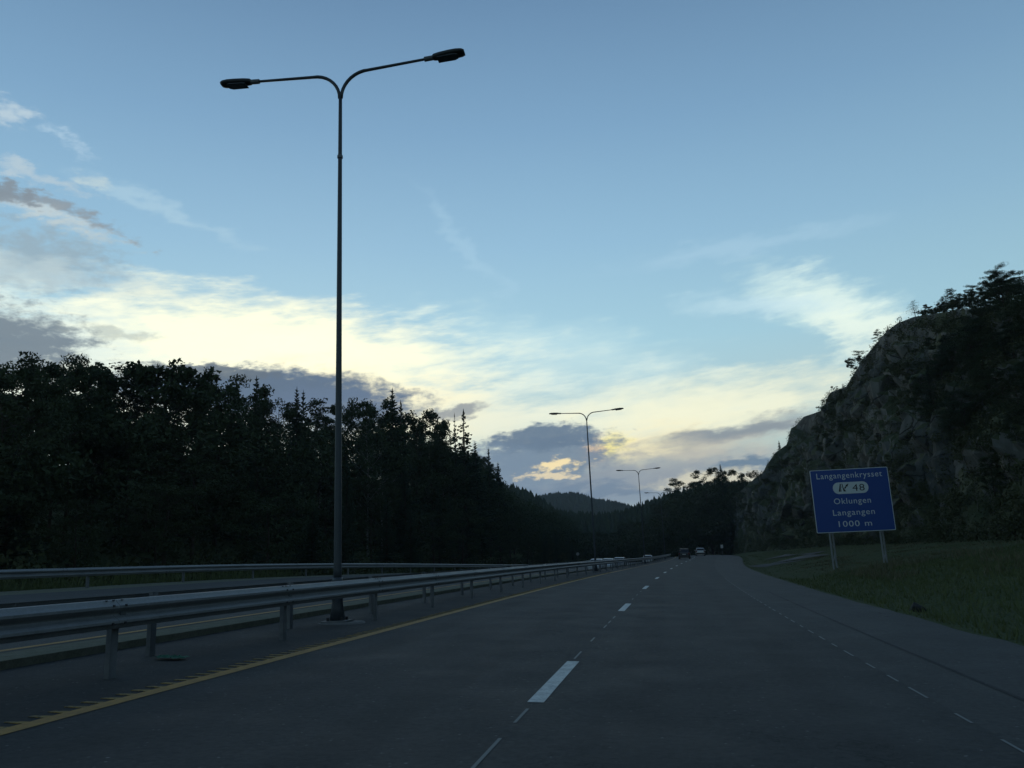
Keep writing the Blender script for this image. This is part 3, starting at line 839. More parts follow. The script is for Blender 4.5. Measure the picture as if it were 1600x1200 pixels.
KINDS = {
 'broadleaf_tree': [broadleaf(1), broadleaf(2, wf=.34), broadleaf(3, wf=.26, lo=.12), broadleaf(4, wf=.32, clump=1.2), broadleaf(5, wf=.30, nl=20, clump=.9)],
 'round_tree': [broadleaf(21, h=10, wf=.40, lo=.30, nl=34, clump=.95, leaf=.14, dens=.8)],
 'spruce_tree': [spruce(1), spruce(2, wf=.165), spruce(3, wf=.21, sparse=.12)],
 'sparse_spruce_tree': [spruce(7, wf=.20, dens=.5, sparse=.30), spruce(8, wf=.13, dens=.5, sparse=.45)],
 'pine_tree': [pine(1), pine(2, wf=.24, lo=.5), pine(3, wf=.32, lo=.35)],
 'birch_tree': [bare(1), bare(2, leaves=14), bare(3, leaves=3)],
 'bush': [broadleaf(31, h=4, wf=.5, lo=.05, nl=16, dens=.7, leaf=.11, m=m_scrub, clump=1.7), broadleaf(32, h=4, wf=.6, lo=.05, nl=14, dens=.7, leaf=.11, m=m_scrub, clump=1.7)],
}
WORD = {'broadleaf_tree':'tree', 'round_tree':'tree', 'spruce_tree':'spruce', 'sparse_spruce_tree':'spruce', 'pine_tree':'pine', 'birch_tree':'birch', 'bush':'bush'}
tr_rng = random.Random(77)
def plant(kind, p, h, label, group=None, wide=1.0, var=None, sink=0.15):
    tm, cm, h0 = KINDS[kind][var if var is not None else tr_rng.randrange(len(KINDS[kind]))]
    t = empty(kind, (p[0], p[1], p[2]-sink), tr_rng.uniform(0, 6.28)); s = (h+sink)/h0
    t.scale = (s*wide, s*wide, s)
    o = link('trunk', tm, t)
    if cm: link('crown', cm, t)
    return tag(t, label, WORD[kind], group)
def gz(x, y): return ground(x, y)

# standout trees of the left forest skyline: (x in view, top in view, distance, kind, width factor, label)
L = [
 (8, 582, 34, 'broadleaf_tree', 1.0, 'leafy tree crown cut off by the left edge of the photo under a slate cloud'),
 (28, 574, 38, 'broadleaf_tree', .8, 'leafy tree just in from the left edge of the photo'),
 (62, 562, 44, 'broadleaf_tree', 1.1, 'broad spreading leafy tree, the first high hump of the left skyline'),
 (98, 560, 46, 'broadleaf_tree', .8, 'leafy tree against pale cloud right of the first hump of the left skyline'),
 (122, 550, 48, 'pine_tree', .7, 'tall ragged tree, highest top at the far left of the skyline'),
 (150, 578, 50, 'broadleaf_tree', .8, 'lower leafy tree right of the tall ragged top on the left skyline'),
 (196, 578, 54, 'birch_tree', 1.6, 'thin see-through birch left of the round dark crown on the skyline'),
 (214, 582, 55, 'birch_tree', 1.4, 'thin see-through birch touching the left side of the round dark crown'),
 (240, 566, 54, 'round_tree', 1.0, 'tree with a round dark crown standing above the left forest skyline'),
 (312, 592, 62, 'broadleaf_tree', 1.0, 'low rounded leafy tree right of the round dark crown'),
 (345, 590, 66, 'broadleaf_tree', 1.0, 'leafy tree in front of the slate cloud bank, left of a pointed spruce'),
 (375, 598, 70, 'broadleaf_tree', .9, 'leafy tree close against the left side of a pointed spruce'),
 (401, 588, 74, 'spruce_tree', .95, 'pointed spruce against the slate cloud bank, leftmost spruce of the skyline'),
 (432, 626, 78, 'broadleaf_tree', .8, 'leafy tree between two pointed spruces left of the nearest lamp pole'),
 (464, 605, 80, 'spruce_tree', 1.0, 'tall pointed spruce left of the nearest lamp pole'),
 (474, 610, 82, 'spruce_tree', .8, 'slimmer spruce touching the tall one left of the nearest lamp pole'),
 (500, 626, 86, 'birch_tree', 2.0, 'airy birch directly left of the nearest lamp pole'),
 (553, 628, 92, 'broadleaf_tree', .9, 'leafy tree directly right of the nearest lamp pole'),
 (578, 620, 94, 'broadleaf_tree', .8, 'leafy tree with upright top between the lamp pole and the big ragged conifer'),
 (613, 607, 98, 'spruce_tree', 1.15, 'big ragged conifer, highest top right of the nearest lamp pole'),
 (626, 626, 98, 'sparse_spruce_tree', 1.3, 'ragged conifer leaning on the right side of the highest one'),
 (650, 637, 104, 'broadleaf_tree', .8, 'leafy tree right of the big ragged conifer'),
 (672, 650, 108, 'broadleaf_tree', .8, 'open-topped leafy tree halfway between ragged conifer and bare spruce'),
 (690, 662, 112, 'birch_tree', 1.7, 'thin twiggy birch left of the two see-through spruces'),
 (710, 646, 118, 'sparse_spruce_tree', .9, 'narrow see-through spruce, left one of the pair'),
 (724, 640, 118, 'sparse_spruce_tree', 1.5, 'wide see-through spruce with bare branch tips, right one of the pair'),
 (742, 690, 124, 'spruce_tree', 1.2, 'stocky conifer below the see-through spruces'),
 (763, 700, 134, 'spruce_tree', .8, 'slim little spruce spire on the falling edge of the left forest'),
 (778, 722, 142, 'spruce_tree', 1.2, 'last dark conifer where the left forest edge drops to the far hills'),
]
var = {0:0}
for i, (px, py, D, kind, wd, lab) in enumerate(L):
    p = at(px, py, D); g = gz(p.x, p.y); h = p.z - g
    v = {'sparse_spruce_tree': 1 if wd < 1 else 0}.get(kind)
    plant(kind, (p.x, p.y, g), h, lab, wide=wd*(14/h if kind in ('birch_tree',) else 1.0)*0.9 if kind == 'birch_tree' else wd, var=v)

# the unbroken mass below that skyline
nfill = 0; fr = random.Random(3)
rowsL = []
for row, (xo, step, hf) in enumerate([(-27.5, 6.5, 0.55), (-32, 6.5, .74), (-37, 7.0, .90), (-43, 8.0, .96), (-50, 8.0, 1.0), (-60, 9.0, 1.0)]):
    y = 14 + row*2.0
    while y < 255:
        rowsL.append((xo + fr.uniform(-1.6,1.6), y + fr.uniform(-1.6,1.6), hf)); y += step*(1+ y/420)
for (xo, y, hf) in rowsL:
    x = cx(y) + xo; px, _ = proj((x, y, 5))
    if px < -110 or px > 1000: continue
    top = zline(x, y, [(a, b+6) for a, b in FORESTL]); g = gz(x, y); h = (top-g)*hf*fr.uniform(.74, .99)
    if h < 2.5: continue
    h = min(h, 24 if hf < 1 else 17)
    if hf == 1.0: g = top - h
    kind = fr.choices(['broadleaf_tree','spruce_tree','pine_tree','sparse_spruce_tree'], [6,2.2 if px < 330 else 7,.3,.4])[0]
    plant(kind, (x, y, g), h, ('dark %s in the shaded front rows of the left forest' if hf < .95 else 'dark %s deep in the left forest behind its front rows') % ('leafy tree' if kind == 'broadleaf_tree' else 'pine' if kind == 'pine_tree' else 'spruce'), 'trees massed in the left forest', wide=fr.uniform(.95,1.3)*(1.25 if h < 9 else 1)); nfill += 1
print('left fill', nfill)
# two pale trunks visible in the mass
for (px, D, h, lab) in [(574, 84, 15, 'slender tree with a pale bare trunk right of the nearest lamp pole'), (596, 88, 13, 'second slender pale trunk inside the forest right of the nearest lamp pole')]:
    p = at(px, 800, D); plant('birch_tree', (p.x, p.y, gz(p.x,p.y)), h, lab, var=0)

# undergrowth along the forest foot and on the hill: uncountable
def undergrowth(name, spots, m, leaf=0.14):
    r = np.random.default_rng(9); V = []
    for (x, y, z, w, h, n) in spots: V.append(leaf_quads(np.array([x, y, z+h*0.45]), (w, w, h*0.6), n, leaf, r))
    return tag(link(name, crown_mesh(name, V, m)), kind='stuff')
sp = []
for k in range(900):
    y = 8 + 240*fr.random()**1.2; t = fr.random(); x = cx(y) - 24.2 - 6.5*t
    sp.append((x, y, gz(x,y), 0.5+0.7*fr.random(), 0.4+1.9*t*fr.random()+.2, 60))
undergrowth('undergrowth', sp, m_scrub)
sp = []
for k in range(2600):
    y = 16 + 250*fr.random()**1.2; x = cx(y) - 31 - 34*fr.random(); px, _ = proj((x, y, 5))
    if not -60 < px < 960: continue
    top = zline(x, y, FORESTL); g = gz(x, y); hh = (top-g)*0.80*fr.random()
    if hh > 0: sp.append((x, y, g+hh-1.2, 1.2+y*.007, 1.5+y*.012, 110))
undergrowth('forest_thicket', sp, m_leaf, 0.17)
sp = []
for k in range(4600):
    y = 40 + 210*fr.random()**1.2; u = fr.random()*1.05; p = hill_pt(u, y); px, py = proj(p)
    bushy = 0.55 + 0.6*sst(1330, 1560, px) + (0.35 if u < 0.3 else 0) if u < 0.95 else 0.6
    n_ = mnoise.noise(Vector((p[0]*.15, p[1]*.12, p[2]*.2)))
    if fr.random() > bushy + 0.6*n_: continue
    if py < poly(ROCKLINE, px)+5: continue
    sp.append((p[0]-.1, p[1], p[2]-.1, 0.4+0.8*fr.random(), 0.4+1.2*fr.random(), 70))
undergrowth('hill_scrub', sp, m_scrub, 0.10)

# ------------------------------------------------------------------ trees on the rock hill
HT = [
 (1562, 414, 62, 'pine_tree', 1.25, 'big spreading pine, highest treetop on the right hill', 'r'),
 (1590, 432, 60, 'pine_tree', 1.2, 'dark pine right behind the highest one at the photo edge', 'r'),
 (1520, 443, 68, 'pine_tree', 1.1, 'dense windswept pine left of the highest one on the hill', 'r'),
 (1540, 452, 66, 'broadleaf_tree', 1.1, 'bushy tree filling the gap between the hilltop pines', 'r'),
 (1484, 453, 74, 'birch_tree', 2.0, 'bare twiggy tree on the hilltop left of the dense pine', 'r'),
 (1472, 464, 76, 'birch_tree', 1.6, 'smaller bare twiggy tree beside its taller twin on the hilltop', 'r'),
 (1427, 470, 82, 'birch_tree', 1.7, 'slim bare birch standing alone at the brow of the rock', 'r'),
 (1456, 478, 78, 'bush', 1.2, 'low rounded bush between the bare birch and the twiggy tree', 'r'),
 (1500, 470, 72, 'bush', 1.2, 'low bush at the feet of the dense windswept pine', 'r'),
 (1372, 515, 96, 'pine_tree', 1.3, 'small crooked pine leaning out over the rock edge', 'r'),
 (1386, 508, 93, 'spruce_tree', 1.2, 'tiny spruce on the rock edge above the crooked pine', 'r'),
 (1344, 546, 102, 'pine_tree', 1.3, 'small flat-topped pine lower down the rock edge', 'r'),
 (1338, 558, 105, 'bush', 1.0, 'small bush clinging to the rock edge under the flat-topped pine', 'r'),
 (1316, 599, 116, 'spruce_tree', 1.3, 'tiny spruce on the step of the rock ridge', 'r'),
 (1302, 609, 122, 'bush', .9, 'tiny bush on the step of the rock ridge', 'r'),
 (1281, 634, 132, 'bush', .9, 'tiny bush in the notch halfway down the rock ridge', 'r'),
 (1218, 688, 168, 'spruce_tree', 1.4, 'small dark tree at the foot of the stepped rock ridge', 'r'),
]
for (px, py, D, kind, wd, lab, _) in HT:
    # stand on the ridge line at the distance where the view ray passes over it
    best = None
    for i in range(200):
        y = 45 + i*1.0; x = ridge_x(y) + 0.6; q = proj((x, y, hill_pt(1.02, y)[2] + 1.0))[0]
        if best is None or abs(q-px) < best[0]: best = (abs(q-px), y, x)
    y, x = best[1], best[2]
    zr = hill_pt(1.02, y)[2]; p = at(px, py, y); h = max(0.8, p.z - zr)
    if kind == 'birch_tree': h = max(h, 1.6)
    if kind in ('bush',): h = max(1.2, h)
    h0 = KINDS[kind][0][2]
    plant(kind, (x, y, zr), h, lab, wide=wd*(1.5 if kind == 'birch_tree' and h < 5 else 1), sink=0.4)
hb = random.Random(12)
HTL = [(1400,502),(1430,490),(1460,481),(1480,472),(1495,464),(1508,456),(1522,447),(1538,458),(1550,436),(1565,420),(1585,434),(1600,438),(1700,420)]
for k in range(22):
    px = 1412 + k*9.2; best = None
    for i in range(90):
        y = 48 + i*0.6; x = ridge_x(y) + 0.5 + 0*k; q = proj((x, y, hill_pt(1.02, y)[2]+1))[0]
        if best is None or abs(q-px) < best[0]: best = (abs(q-px), y, x)
    y, x = best[1], best[2]; zr = hill_pt(1.02, y)[2]; big = px > 1495
    xo_ = x + hb.uniform(0,1.5); h = max(.7, (zline(xo_, y, HTL) - zr)*hb.uniform(.72, 1.0))
    plant(hb.choice(['broadleaf_tree','pine_tree']) if big else 'bush', (xo_, y, zr), h, 'dark scrubby tree in the unbroken fringe along the brow of the rock hill', 'scrub along the hill brow', wide=hb.uniform(1.2,1.8) if big else 1.3, sink=.4)
# thick growth on the right part of the hillside
hr = random.Random(8); n = 0
while n < 60:
    y = 46 + 60*hr.random(); u = 0.25 + 0.9*hr.random(); p = hill_pt(min(u, 1.0) if u < 1 else u, y, 0.5); px, py = proj(p)
    if px < 1415 + 90*hr.random() or px > 1690: continue
    if u < 0.3 and px < 1520: continue
    kind = hr.choices(['broadleaf_tree','pine_tree','spruce_tree'], [6,2,2])[0]
    h = hr.uniform(2.6, 5.0) if u > 0.8 else hr.uniform(2.5, 5.5)
    q = proj((p[0], p[1], p[2]+h))
    if q[1] < poly(HTL, px) + 8: continue
    plant(kind, (p[0]+.3, p[1], p[2]), h, 'small dark tree in the thick growth covering the right side of the rock hill', 'trees thick on the right side of the rock hill', wide=hr.uniform(1.1,1.6)); n += 1
n = 0
while n < 95:
    y = 60 + 150*hr.random(); u = 0.08 + 0.85*hr.random(); p = hill_pt(u, y); px, py = proj(p)
    if px > 1440 or px < 1120 or py < poly(ROCKLINE, px)+18: continue
    plant('bush', (p[0]+.1, p[1], p[2]), hr.uniform(1.0, 2.2), 'small dark bush growing on a ledge of the bare rock hill', 'bushes on the rock ledges', wide=hr.uniform(.9,1.4)); n += 1
def onhill(px, py):
    best = None
    for i in range(46):
        for k in range(18):
            y = 40 + i*1.0; u = k*0.02; p = hill_pt(u, y, 0.5); q = proj(p); e = abs(q[0]-px)+abs(q[1]-py)
            if best is None or e < best[0]: best = (e, p)
    return best[1]
for (px, h, lab) in [(1532, 2.6, 'thin pale birch trunk at the hill foot, right of the blue sign'), (1551, 2.6, 'thin pale birch trunk at the hill foot, farthest right')]:
    p = onhill(px, 803); plant('birch_tree', p, h, lab, var=2)
p = Vector(onhill(1590, 800)); o = link('rock', rocks[4], hill, loc=p + Vector((0.6, 0, 0.7))); o.scale = (2.2, 2.6, 3.0)
p = Vector(onhill(1612, 790)); o = link('rock', rocks[6], hill, loc=p + Vector((0.6, 0, 0.9))); o.scale = (2.2, 2.6, 3.4)

# ------------------------------------------------------------------ trees beyond the crest
MT = [(1053, 746, 262, 'pine_tree', .8, 'lone umbrella-shaped pine right of the third street lamp'),
      (1100, 731, 255, 'broadleaf_tree', 1.1, 'broad tree on the hump of the forest beyond the road crest'),
      (1125, 725, 250, 'spruce_tree', 1.3, 'highest spruce top of the forest beyond the road crest'),
      (1136, 732, 248, 'broadleaf_tree', .8, 'tree just right of the highest spruce beyond the crest'),
      (1158, 738, 240, 'spruce_tree', 1.2, 'pointed spruce in the dip between the far forest and the rock wall'),
      (1184, 734, 230, 'broadleaf_tree', 1.0, 'tree at the upper end of the rock wall where it meets the sky')]
def mid_ground(x, y):
    return ground(x, min(y, 300))
for (px, py, D, kind, wd, lab) in MT:
    p = at(px, py, D); g = mid_ground(p.x, p.y); h = min(17, p.z-g); g2 = p.z-h
    plant(kind, (p.x, p.y, g2), h, lab, wide=wd)
mt = random.Random(21); n = 0
for row, (D, hf) in enumerate([(232,.55),(246,.68),(262,.80),(280,.9),(300,1.0)]):
    px = 800 if row < 4 else 780
    while px < 1215:
        x = px + mt.uniform(-4,4); top = min(poly(FORESTL, x) if x < 1000 else 999, poly(FORESTR, x) if x > 955 else 999) 
        if x > 1190 and row < 2: break
        p = at(x, top + 3, D); g = mid_ground(p.x, p.y); hh = (p.z-g)*hf
        if 3 < hh:
            h = min(hh, 15); zb = g + hh - h
            plant(mt.choices(['broadleaf_tree','spruce_tree','pine_tree'], [5,4,.5])[0], (p.x, p.y, zb), h*mt.uniform(.88,1.02), 'small dark tree in the forest closing the view beyond the road crest', 'trees beyond the road crest', wide=mt.uniform(1.0,1.4)); n += 1
        px += 19 if row else 17
print('mid fill', n)
sp = []
for k in range(800):
    px = 780 + 430*mt.random(); D = 205 + 90*mt.random(); p = at(px, 868, D); g = mid_ground(p.x, p.y)
    top = min(poly(FORESTL, px) if px < 1000 else 999, poly(FORESTR, px) if px > 955 else 999) + (26 if px < 1050 else 15)
    if D < 222 and px > 1085: continue
    zt = at(px, top, D).z; f = mt.random()
    sp.append((p.x, p.y, g + (zt-g)*f*0.9 - 1, 2.5, 3.5, 70))
undergrowth('far_thicket', sp, m_leaf, 0.30)

# ------------------------------------------------------------------ distant wooded hills
def far_hill(name, pts, D, depth, cell, th, seed):
    r = np.random.default_rng(seed); n = 90; vs = []
    xs = np.linspace(pts[0][0], pts[-1][0], n); rows_ = 14
    base = -14.0
    prof = [at(float(x), poly(pts, float(x)), D) for x in xs]
    for j in range(rows_):
        t = j/(rows_-1); s = math.sin(t*math.pi)**0.8 if 0 < t < 1 else 0
        for q in prof:
            vs.append((q.x*(1+(t-.5)*depth/D), q.y+(t-.5)*depth, base + (q.z - th*0.6 - base)*s + 1.5*mnoise.noise(Vector((q.x*.02, t*4, seed)))))
    idx = np.arange(n*rows_).reshape(rows_, n)
    f = np.stack([idx[:-1,:-1], idx[:-1,1:], idx[1:,1:], idx[1:,:-1]], -1).reshape(-1,4)
    me = npmesh(name, vs, f, True); me.materials.append(m_far); o = tag(link(name, me), kind='structure')
    # tree cones all over it: one uncountable wood
    N = cell; tt = 0.12+0.5*r.random(N); ii = r.random(N)*(n-1.01); V = []; F = []
    vs = np.array(vs).reshape(rows_, n, 3)
    jj = tt*(rows_-1); j0 = jj.astype(int); fj = (jj-j0)[:,None]; i0 = ii.astype(int); fi = (ii-i0)[:,None]
    P = (vs[j0,i0]*(1-fi)+vs[j0,i0+1]*fi)*(1-fj) + (vs[j0+1,i0]*(1-fi)+vs[j0+1,i0+1]*fi)*fj
    hh = th*(0.55+0.6*r.random(N)); ww = hh*(0.16+0.16*r.random(N))
    k = 5; ang = np.arange(k)*2*math.pi/k
    ring = np.stack([np.cos(ang), np.sin(ang), np.zeros(k)], -1)
    lo = P[:,None,:] + ring[None]*ww[:,None,None] + np.array([0,0,0]); 
    mid = P[:,None,:] + ring[None]*(ww*0.75)[:,None,None] + (np.array([0,0,1])*hh[:,None]*0.5)[:,None,:]
    top = P + np.array([0,0,1])*hh[:,None]
    allv = np.concatenate([lo, mid, top[:,None,:]], 1).reshape(-1,3); st = 2*k+1
    fs = []
    for a in range(k):
        b_ = (a+1) % k; fs += [[a, b_, k+b_], [a, k+b_, k+a], [k+a, k+b_, 2*k]]
    fs = np.array(fs); F = (np.arange(N)[:,None,None]*st + fs[None]).reshape(-1,3)
    me2 = npmesh('far_forest', allv, F); me2.materials.append(m_far); tag(link('far_forest', me2), kind='stuff')
far_hill('far_hill', [(700,835),(790,800),(830,785),(848,777),(870,773),(900,774),(915,777),(928,783),(950,785),(975,790),(1000,798),(1050,812),(1120,820)], 1250, 500, 5000, 11, 3)
far_hill('near_hill', [(740,762),(790,762),(805,766),(825,772),(845,784),(870,803),(930,810),(975,806),(990,798),(1040,780),(1110,760),(1200,760)], 480, 160, 2600, 8, 5)

# ------------------------------------------------------------------ road sign
TL, TR, BL, BR = (1266.6,735.5), (1389.6,729.0), (1277.5,833.5), (1399.5,828.0)
DS = 50.0
a = at(*TL, DS); b = at(*TR, DS)
SW = (b-a).length; hgt = ((at(*BL, DS)-a).length + (at(*BR, DS)-b).length)/2
cb = (at(*BL, DS)+at(*BR, DS))/2
m_blue = mat('sign_blue', (0.012,0.060,0.27), 0.45, spec=0.4)
m_swhite = mat('sign_white', (0.60,0.66,0.66), 0.5)
m_sblack = mat('sign_black', (0.012,0.012,0.014), 0.5)
m_alu = mat('sign_back', (0.30,0.31,0.32), 0.5, 0.5)
gsx = ground(cb.x, DS)
sign = tag(empty('road_sign', (cb.x, DS, gsx), R_(3)), 'blue motorway exit sign on lattice posts on the grass verge', 'road sign')
z0 = cb.z - gsx
rollx = 0.0
def slab(name, pts, ya, yb, m, parent):
    mb = MB(); mb.prism(pts, ya, yb, lambda u, v, w: Vector((u, w, v))); return mb.build(name, m, parent)
def rrect(cx_, cy_, w, h, r, n=5):
    o = []
    for (sx, sy, a0) in ((1,-1,-90),(1,1,0),(-1,1,90),(-1,-1,180)):
        for i in range(n+1):
            t = R_(a0 + 90*i/n); o.append((cx_ + sx*(w/2-r) + r*math.cos(t), cy_ + sy*(h/2-r) + r*math.sin(t)))
    return o
panel = slab('panel', rrect(0, z0+hgt/2, SW, hgt, 0.06), 0.0, 0.035, m_alu, sign)
# front face: seven horizontal extruded planks with fine joints
face = slab('sign_face', rrect(0, z0+hgt/2, SW-0.07, hgt-0.07, 0.05), -0.010, -0.002, m_blue, panel)
slab('border', rrect(0, z0+hgt/2, SW, hgt, 0.08), -0.0055, -0.0005, m_swhite, panel)
def text(s, u, v, cap, m, name='lettering', wide=None, y=-0.0125):
    """u centre, v baseline from the top, in panel fractions; cap height in metres"""
    c = bpy.data.curves.new(name, 'FONT'); c.body = s; c.align_x = 'CENTER'; c.size = 1.0; c.offset = 0.0; c.extrude = 0.0015; c.resolution_u = 3
    c.space_character = 1.12
    o = bpy.data.objects.new(name, c); COL.objects.link(o)
    dg = bpy.context.evaluated_depsgraph_get(); me = bpy.data.meshes.new_from_object(o.evaluated_get(dg))
    COL.objects.unlink(o); bpy.data.objects.remove(o)
    n = len(me.vertices); co = np.zeros(n*3, dtype=np.float32); me.vertices.foreach_get('co', co); co = co.reshape(-1,3)
    k = cap/0.729; w = co[:,0].max()-co[:,0].min(); kx = (wide*SW/w) if wide else k
    mid = (co[:,0].max()+co[:,0].min())/2
    out = np.stack([(co[:,0]-mid)*kx + (u-0.5)*SW, y - co[:,2]*0.6, z0 + hgt*(1-v) + co[:,1]*k], -1).astype(np.float32)
    me.vertices.foreach_set('co', out.ravel()); me.materials.clear(); me.materials.append(m); me.update()
    me.name = name; return link(name, me, face)
C = hgt*0.096
text('Langangenkrysset', 0.5, 0.145, C, m_swhite, wide=0.84)
slab('exit_badge', rrect(0.0, z0+hgt*(1-0.305), SW*0.455, hgt*0.185, hgt*0.088), -0.0145, -0.0105, m_swhite, face)
text('48', 0.60, 0.358, hgt*0.112, m_sblack, wide=0.155, y=-0.0165)
# exit symbol: through carriageway with a branch arrow
sx, sz, q = (0.395-0.5)*SW, z0+hgt*(1-0.36), hgt*0.125
sym = MB()
fn = lambda u, v, w: Vector((sx + u*q, w, sz + v*q))
for pl in ([(-0.50,0),(-0.26,0),(-0.13,1.0),(-0.26,1.0)], [(0.10,0),(0.42,0),(0.16,0.42),(0.13,0.46),(0.05,1.0),(-0.06,1.0)],
           [(0.20,0.44),(0.32,0.30),(0.58,0.66),(0.50,0.76)], [(0.40,0.78),(0.66,0.60),(0.80,1.0)]):
    sym.prism(pl, -0.0185, -0.0150, fn)
for pl in ([(-0.22,0.0),(-0.16,0.0),(-0.12,0.28),(-0.16,0.28)], [(-0.14,0.42),(-0.10,0.42),(-0.07,0.66),(-0.10,0.66)]): sym.prism(pl, -0.0185, -0.0150, fn)
sym.build('exit_symbol', m_sblack, face)
text('Oklungen', 0.5, 0.555, C, m_swhite, wide=0.47)
text('Langangen', 0.5, 0.735, C, m_swhite, wide=0.53)
text('1000 m', 0.5, 0.915, C, m_swhite, wide=0.42)
m_mast = mat('mast_aluminium', (0.24,0.25,0.25), 0.6, 0.1)
# lattice masts: front and rear tube with zigzag bracing
for u in (-0.335, 0.305):
    x = u*SW; mb = MB()
    zt = z0 + hgt*0.9
    for dy, dxx in ((0.10, -0.0), (0.62, 0.30)):
        mb.tube([(x+dxx, dy, -0.35), (x+dxx, dy, zt)], 0.055, 8)
    n = 7
    for i in range(n):
        a_, b_ = i*zt/n, (i+1)*zt/n
        A = (x, 0.10); B = (x+0.30, 0.62)
        (p, r_) = (A, B) if i % 2 == 0 else (B, A)
        mb.tube([(p[0], p[1], a_+.05), (r_[0], r_[1], b_+.05)], 0.018, 6)
    mb.build('mast', m_mast, sign)
    mb = MB()
    for k in range(3): mb.box((x, 0.075, z0 + hgt*(0.15+0.35*k)), (0.14, 0.075, 0.05))
    mb.build('clamp', m_bolt, sign)
for k in range(4):
    mb = MB(); mb.box((0, 0.05, z0+hgt*(0.12+0.25*k)), (SW*0.94, 0.028, 0.07)); mb.build('stiffener', m_alu, sign)
# sign panel leans a touch like in the view: rotate about the base
print('sign', SW, hgt, z0, [proj(sign.matrix_basis @ Vector((sgx*SW/2, 0, z0+zz))) for sgx in (-1,1) for zz in (hgt, 0)])

# ------------------------------------------------------------------ cars
m_glass = mat('car_glass', (0.01,0.012,0.014), 0.08, spec=0.8)
m_tyre = mat('tyre', (0.015,0.015,0.015), 0.9)
m_rim = mat('rim', (0.3,0.3,0.3), 0.35, 0.8)
m_red = mat('tail_lamp_red', (0.12,0.01,0.01), 0.25)
m_clear = mat('head_lamp', (0.6,0.6,0.6), 0.15)
m_plate = mat('number_plate_white', (0.6,0.6,0.58), 0.5)
m_trim = mat('black_trim', (0.02,0.02,0.02), 0.6)
def car(name, paint, L=4.5, Wd=1.82, Hc=1.62, suv=True):
    r = empty(name, (0,0,0)); hw = Wd/2
    # stations along the car: y, half width at belt, belt height, roof height (0 = bonnet or tail)
    if suv: st = [(-L/2,.84,.62,0),(-L/2+.06,.93,.96,0),(-L/2+.16,.97,1.02,0),(-L/2+.42,.99,1.03,.90),(-L/2+.62,1,1.04,.985),(-L*.1,1,1.03,1.0),(L*.10,1,1.02,.985),(L*.17,1,1.0,.93),(L*.30,.99,.98,0),(L/2-.35,.96,.90,0),(L/2-.08,.88,.78,0),(L/2,.78,.60,0)]
    else: st = [(-L/2,.82,.60,0),(-L/2+.07,.92,.90,0),(-L/2+.38,.97,.94,0),(-L/2+.85,.99,.95,.90),(-L/2+1.15,1,.95,.98),(-L*.05,1,.94,1.0),(L*.08,1,.93,.98),(L*.14,1,.92,.93),(L*.29,.99,.90,0),(L/2-.35,.95,.80,0),(L/2-.08,.86,.70,0),(L/2,.76,.55,0)]
    mb = MB(); gl = MB(); rf = MB(); sec = []
    for (y, w, belt, roof) in st:
        w *= hw
        sec.append([(-w*.86,y,.22),(-w*.98,y,.34),(-w,y,belt*.72),(-w*.95,y,belt),(w*.95,y,belt),(w,y,belt*.72),(w*.98,y,.34),(w*.86,y,.22)])
    n = 8; vs = [p for s_ in sec for p in s_]
    fs = [(i*n+k, i*n+(k+1) % n, (i+1)*n+(k+1) % n, (i+1)*n+k) for i in range(len(sec)-1) for k in range(n)]
    fs += [tuple(range(n))[::-1], tuple(range((len(sec)-1)*n, len(sec)*n))]
    mb.add(vs, fs); body = mb.build('body', paint, r)
    # cabin: glass box with pillars and a roof skin
    cab = [(y, w*hw, belt, rz_) for (y, w, belt, rz_) in st if rz_]
    yA = [s_ for s_ in st if not s_[3] and s_[0] < 0][-1]; yB = [s_ for s_ in st if not s_[3] and s_[0] > 0][0]
    ring_b = [(yA[0], yA[1]*hw*.90, yA[2])] + [(c[0], c[1]*.90, c[2]) for c in cab] + [(yB[0], yB[1]*hw*.90, yB[2])]
    ring_t = [(cab[0][0], cab[0][1]*.70, Hc*cab[0][3]-.03)] + [(c[0], c[1]*.74, Hc*c[3]-.03) for c in cab] + [(cab[-1][0], cab[-1][1]*.70, Hc*cab[-1][3]-.03)]
    m_ = len(ring_b); vs = []
    for (yb, wb, zb), (yt, wt, zt) in zip(ring_b, ring_t):
        vs += [(-wb, yb, zb-.01), (-wt, yt, zt), (wt, yt, zt), (wb, yb, zb-.01)]
    fs = [(i*4+k, i*4+k+1, (i+1)*4+k+1, (i+1)*4+k) for i in range(m_-1) for k in range(3)]
    fs += [(3,2,1,0), ((m_-1)*4, (m_-1)*4+1, (m_-1)*4+2, (m_-1)*4+3)]
    gl.add(vs, fs); gl.build('windows', m_glass, r)
    for sgn in (-1, 1):
        pil = MB()
        for (yb, wb, zb), (yt, wt, zt) in [(ring_b[0], ring_t[0]), (ring_b[-1], ring_t[-1]), (ring_b[m_//2], ring_t[m_//2])]:
            pil.tube([(sgn*(wb+.004), yb, zb), (sgn*(wt+.01), yt, zt+.01)], 0.045, 5)
        pil.build('pillars', paint, r)
    vs = []
    for (yt, wt, zt) in ring_t[1:-1]: vs += [(-wt-.03, yt, zt+.005), (-wt*.8, yt, zt+.04), (wt*.8, yt, zt+.04), (wt+.03, yt, zt+.005), (wt*.9, yt, zt-.01), (-wt*.9, yt, zt-.01)]
    q = len(ring_t)-2; fs = [(i*6+k, i*6+(k+1) % 6, (i+1)*6+(k+1) % 6, (i+1)*6+k) for i in range(q-1) for k in range(6)] + [(5,4,3,2,1,0), tuple((q-1)*6+k for k in range(6))]
    rf.add(vs, fs); rf.build('roof', paint, r)
    bp = MB(); bp.box((0,-L/2-.03,.46), (Wd*.9,.10,.26)); bp.build('rear_bumper', paint if not suv else m_trim, r)
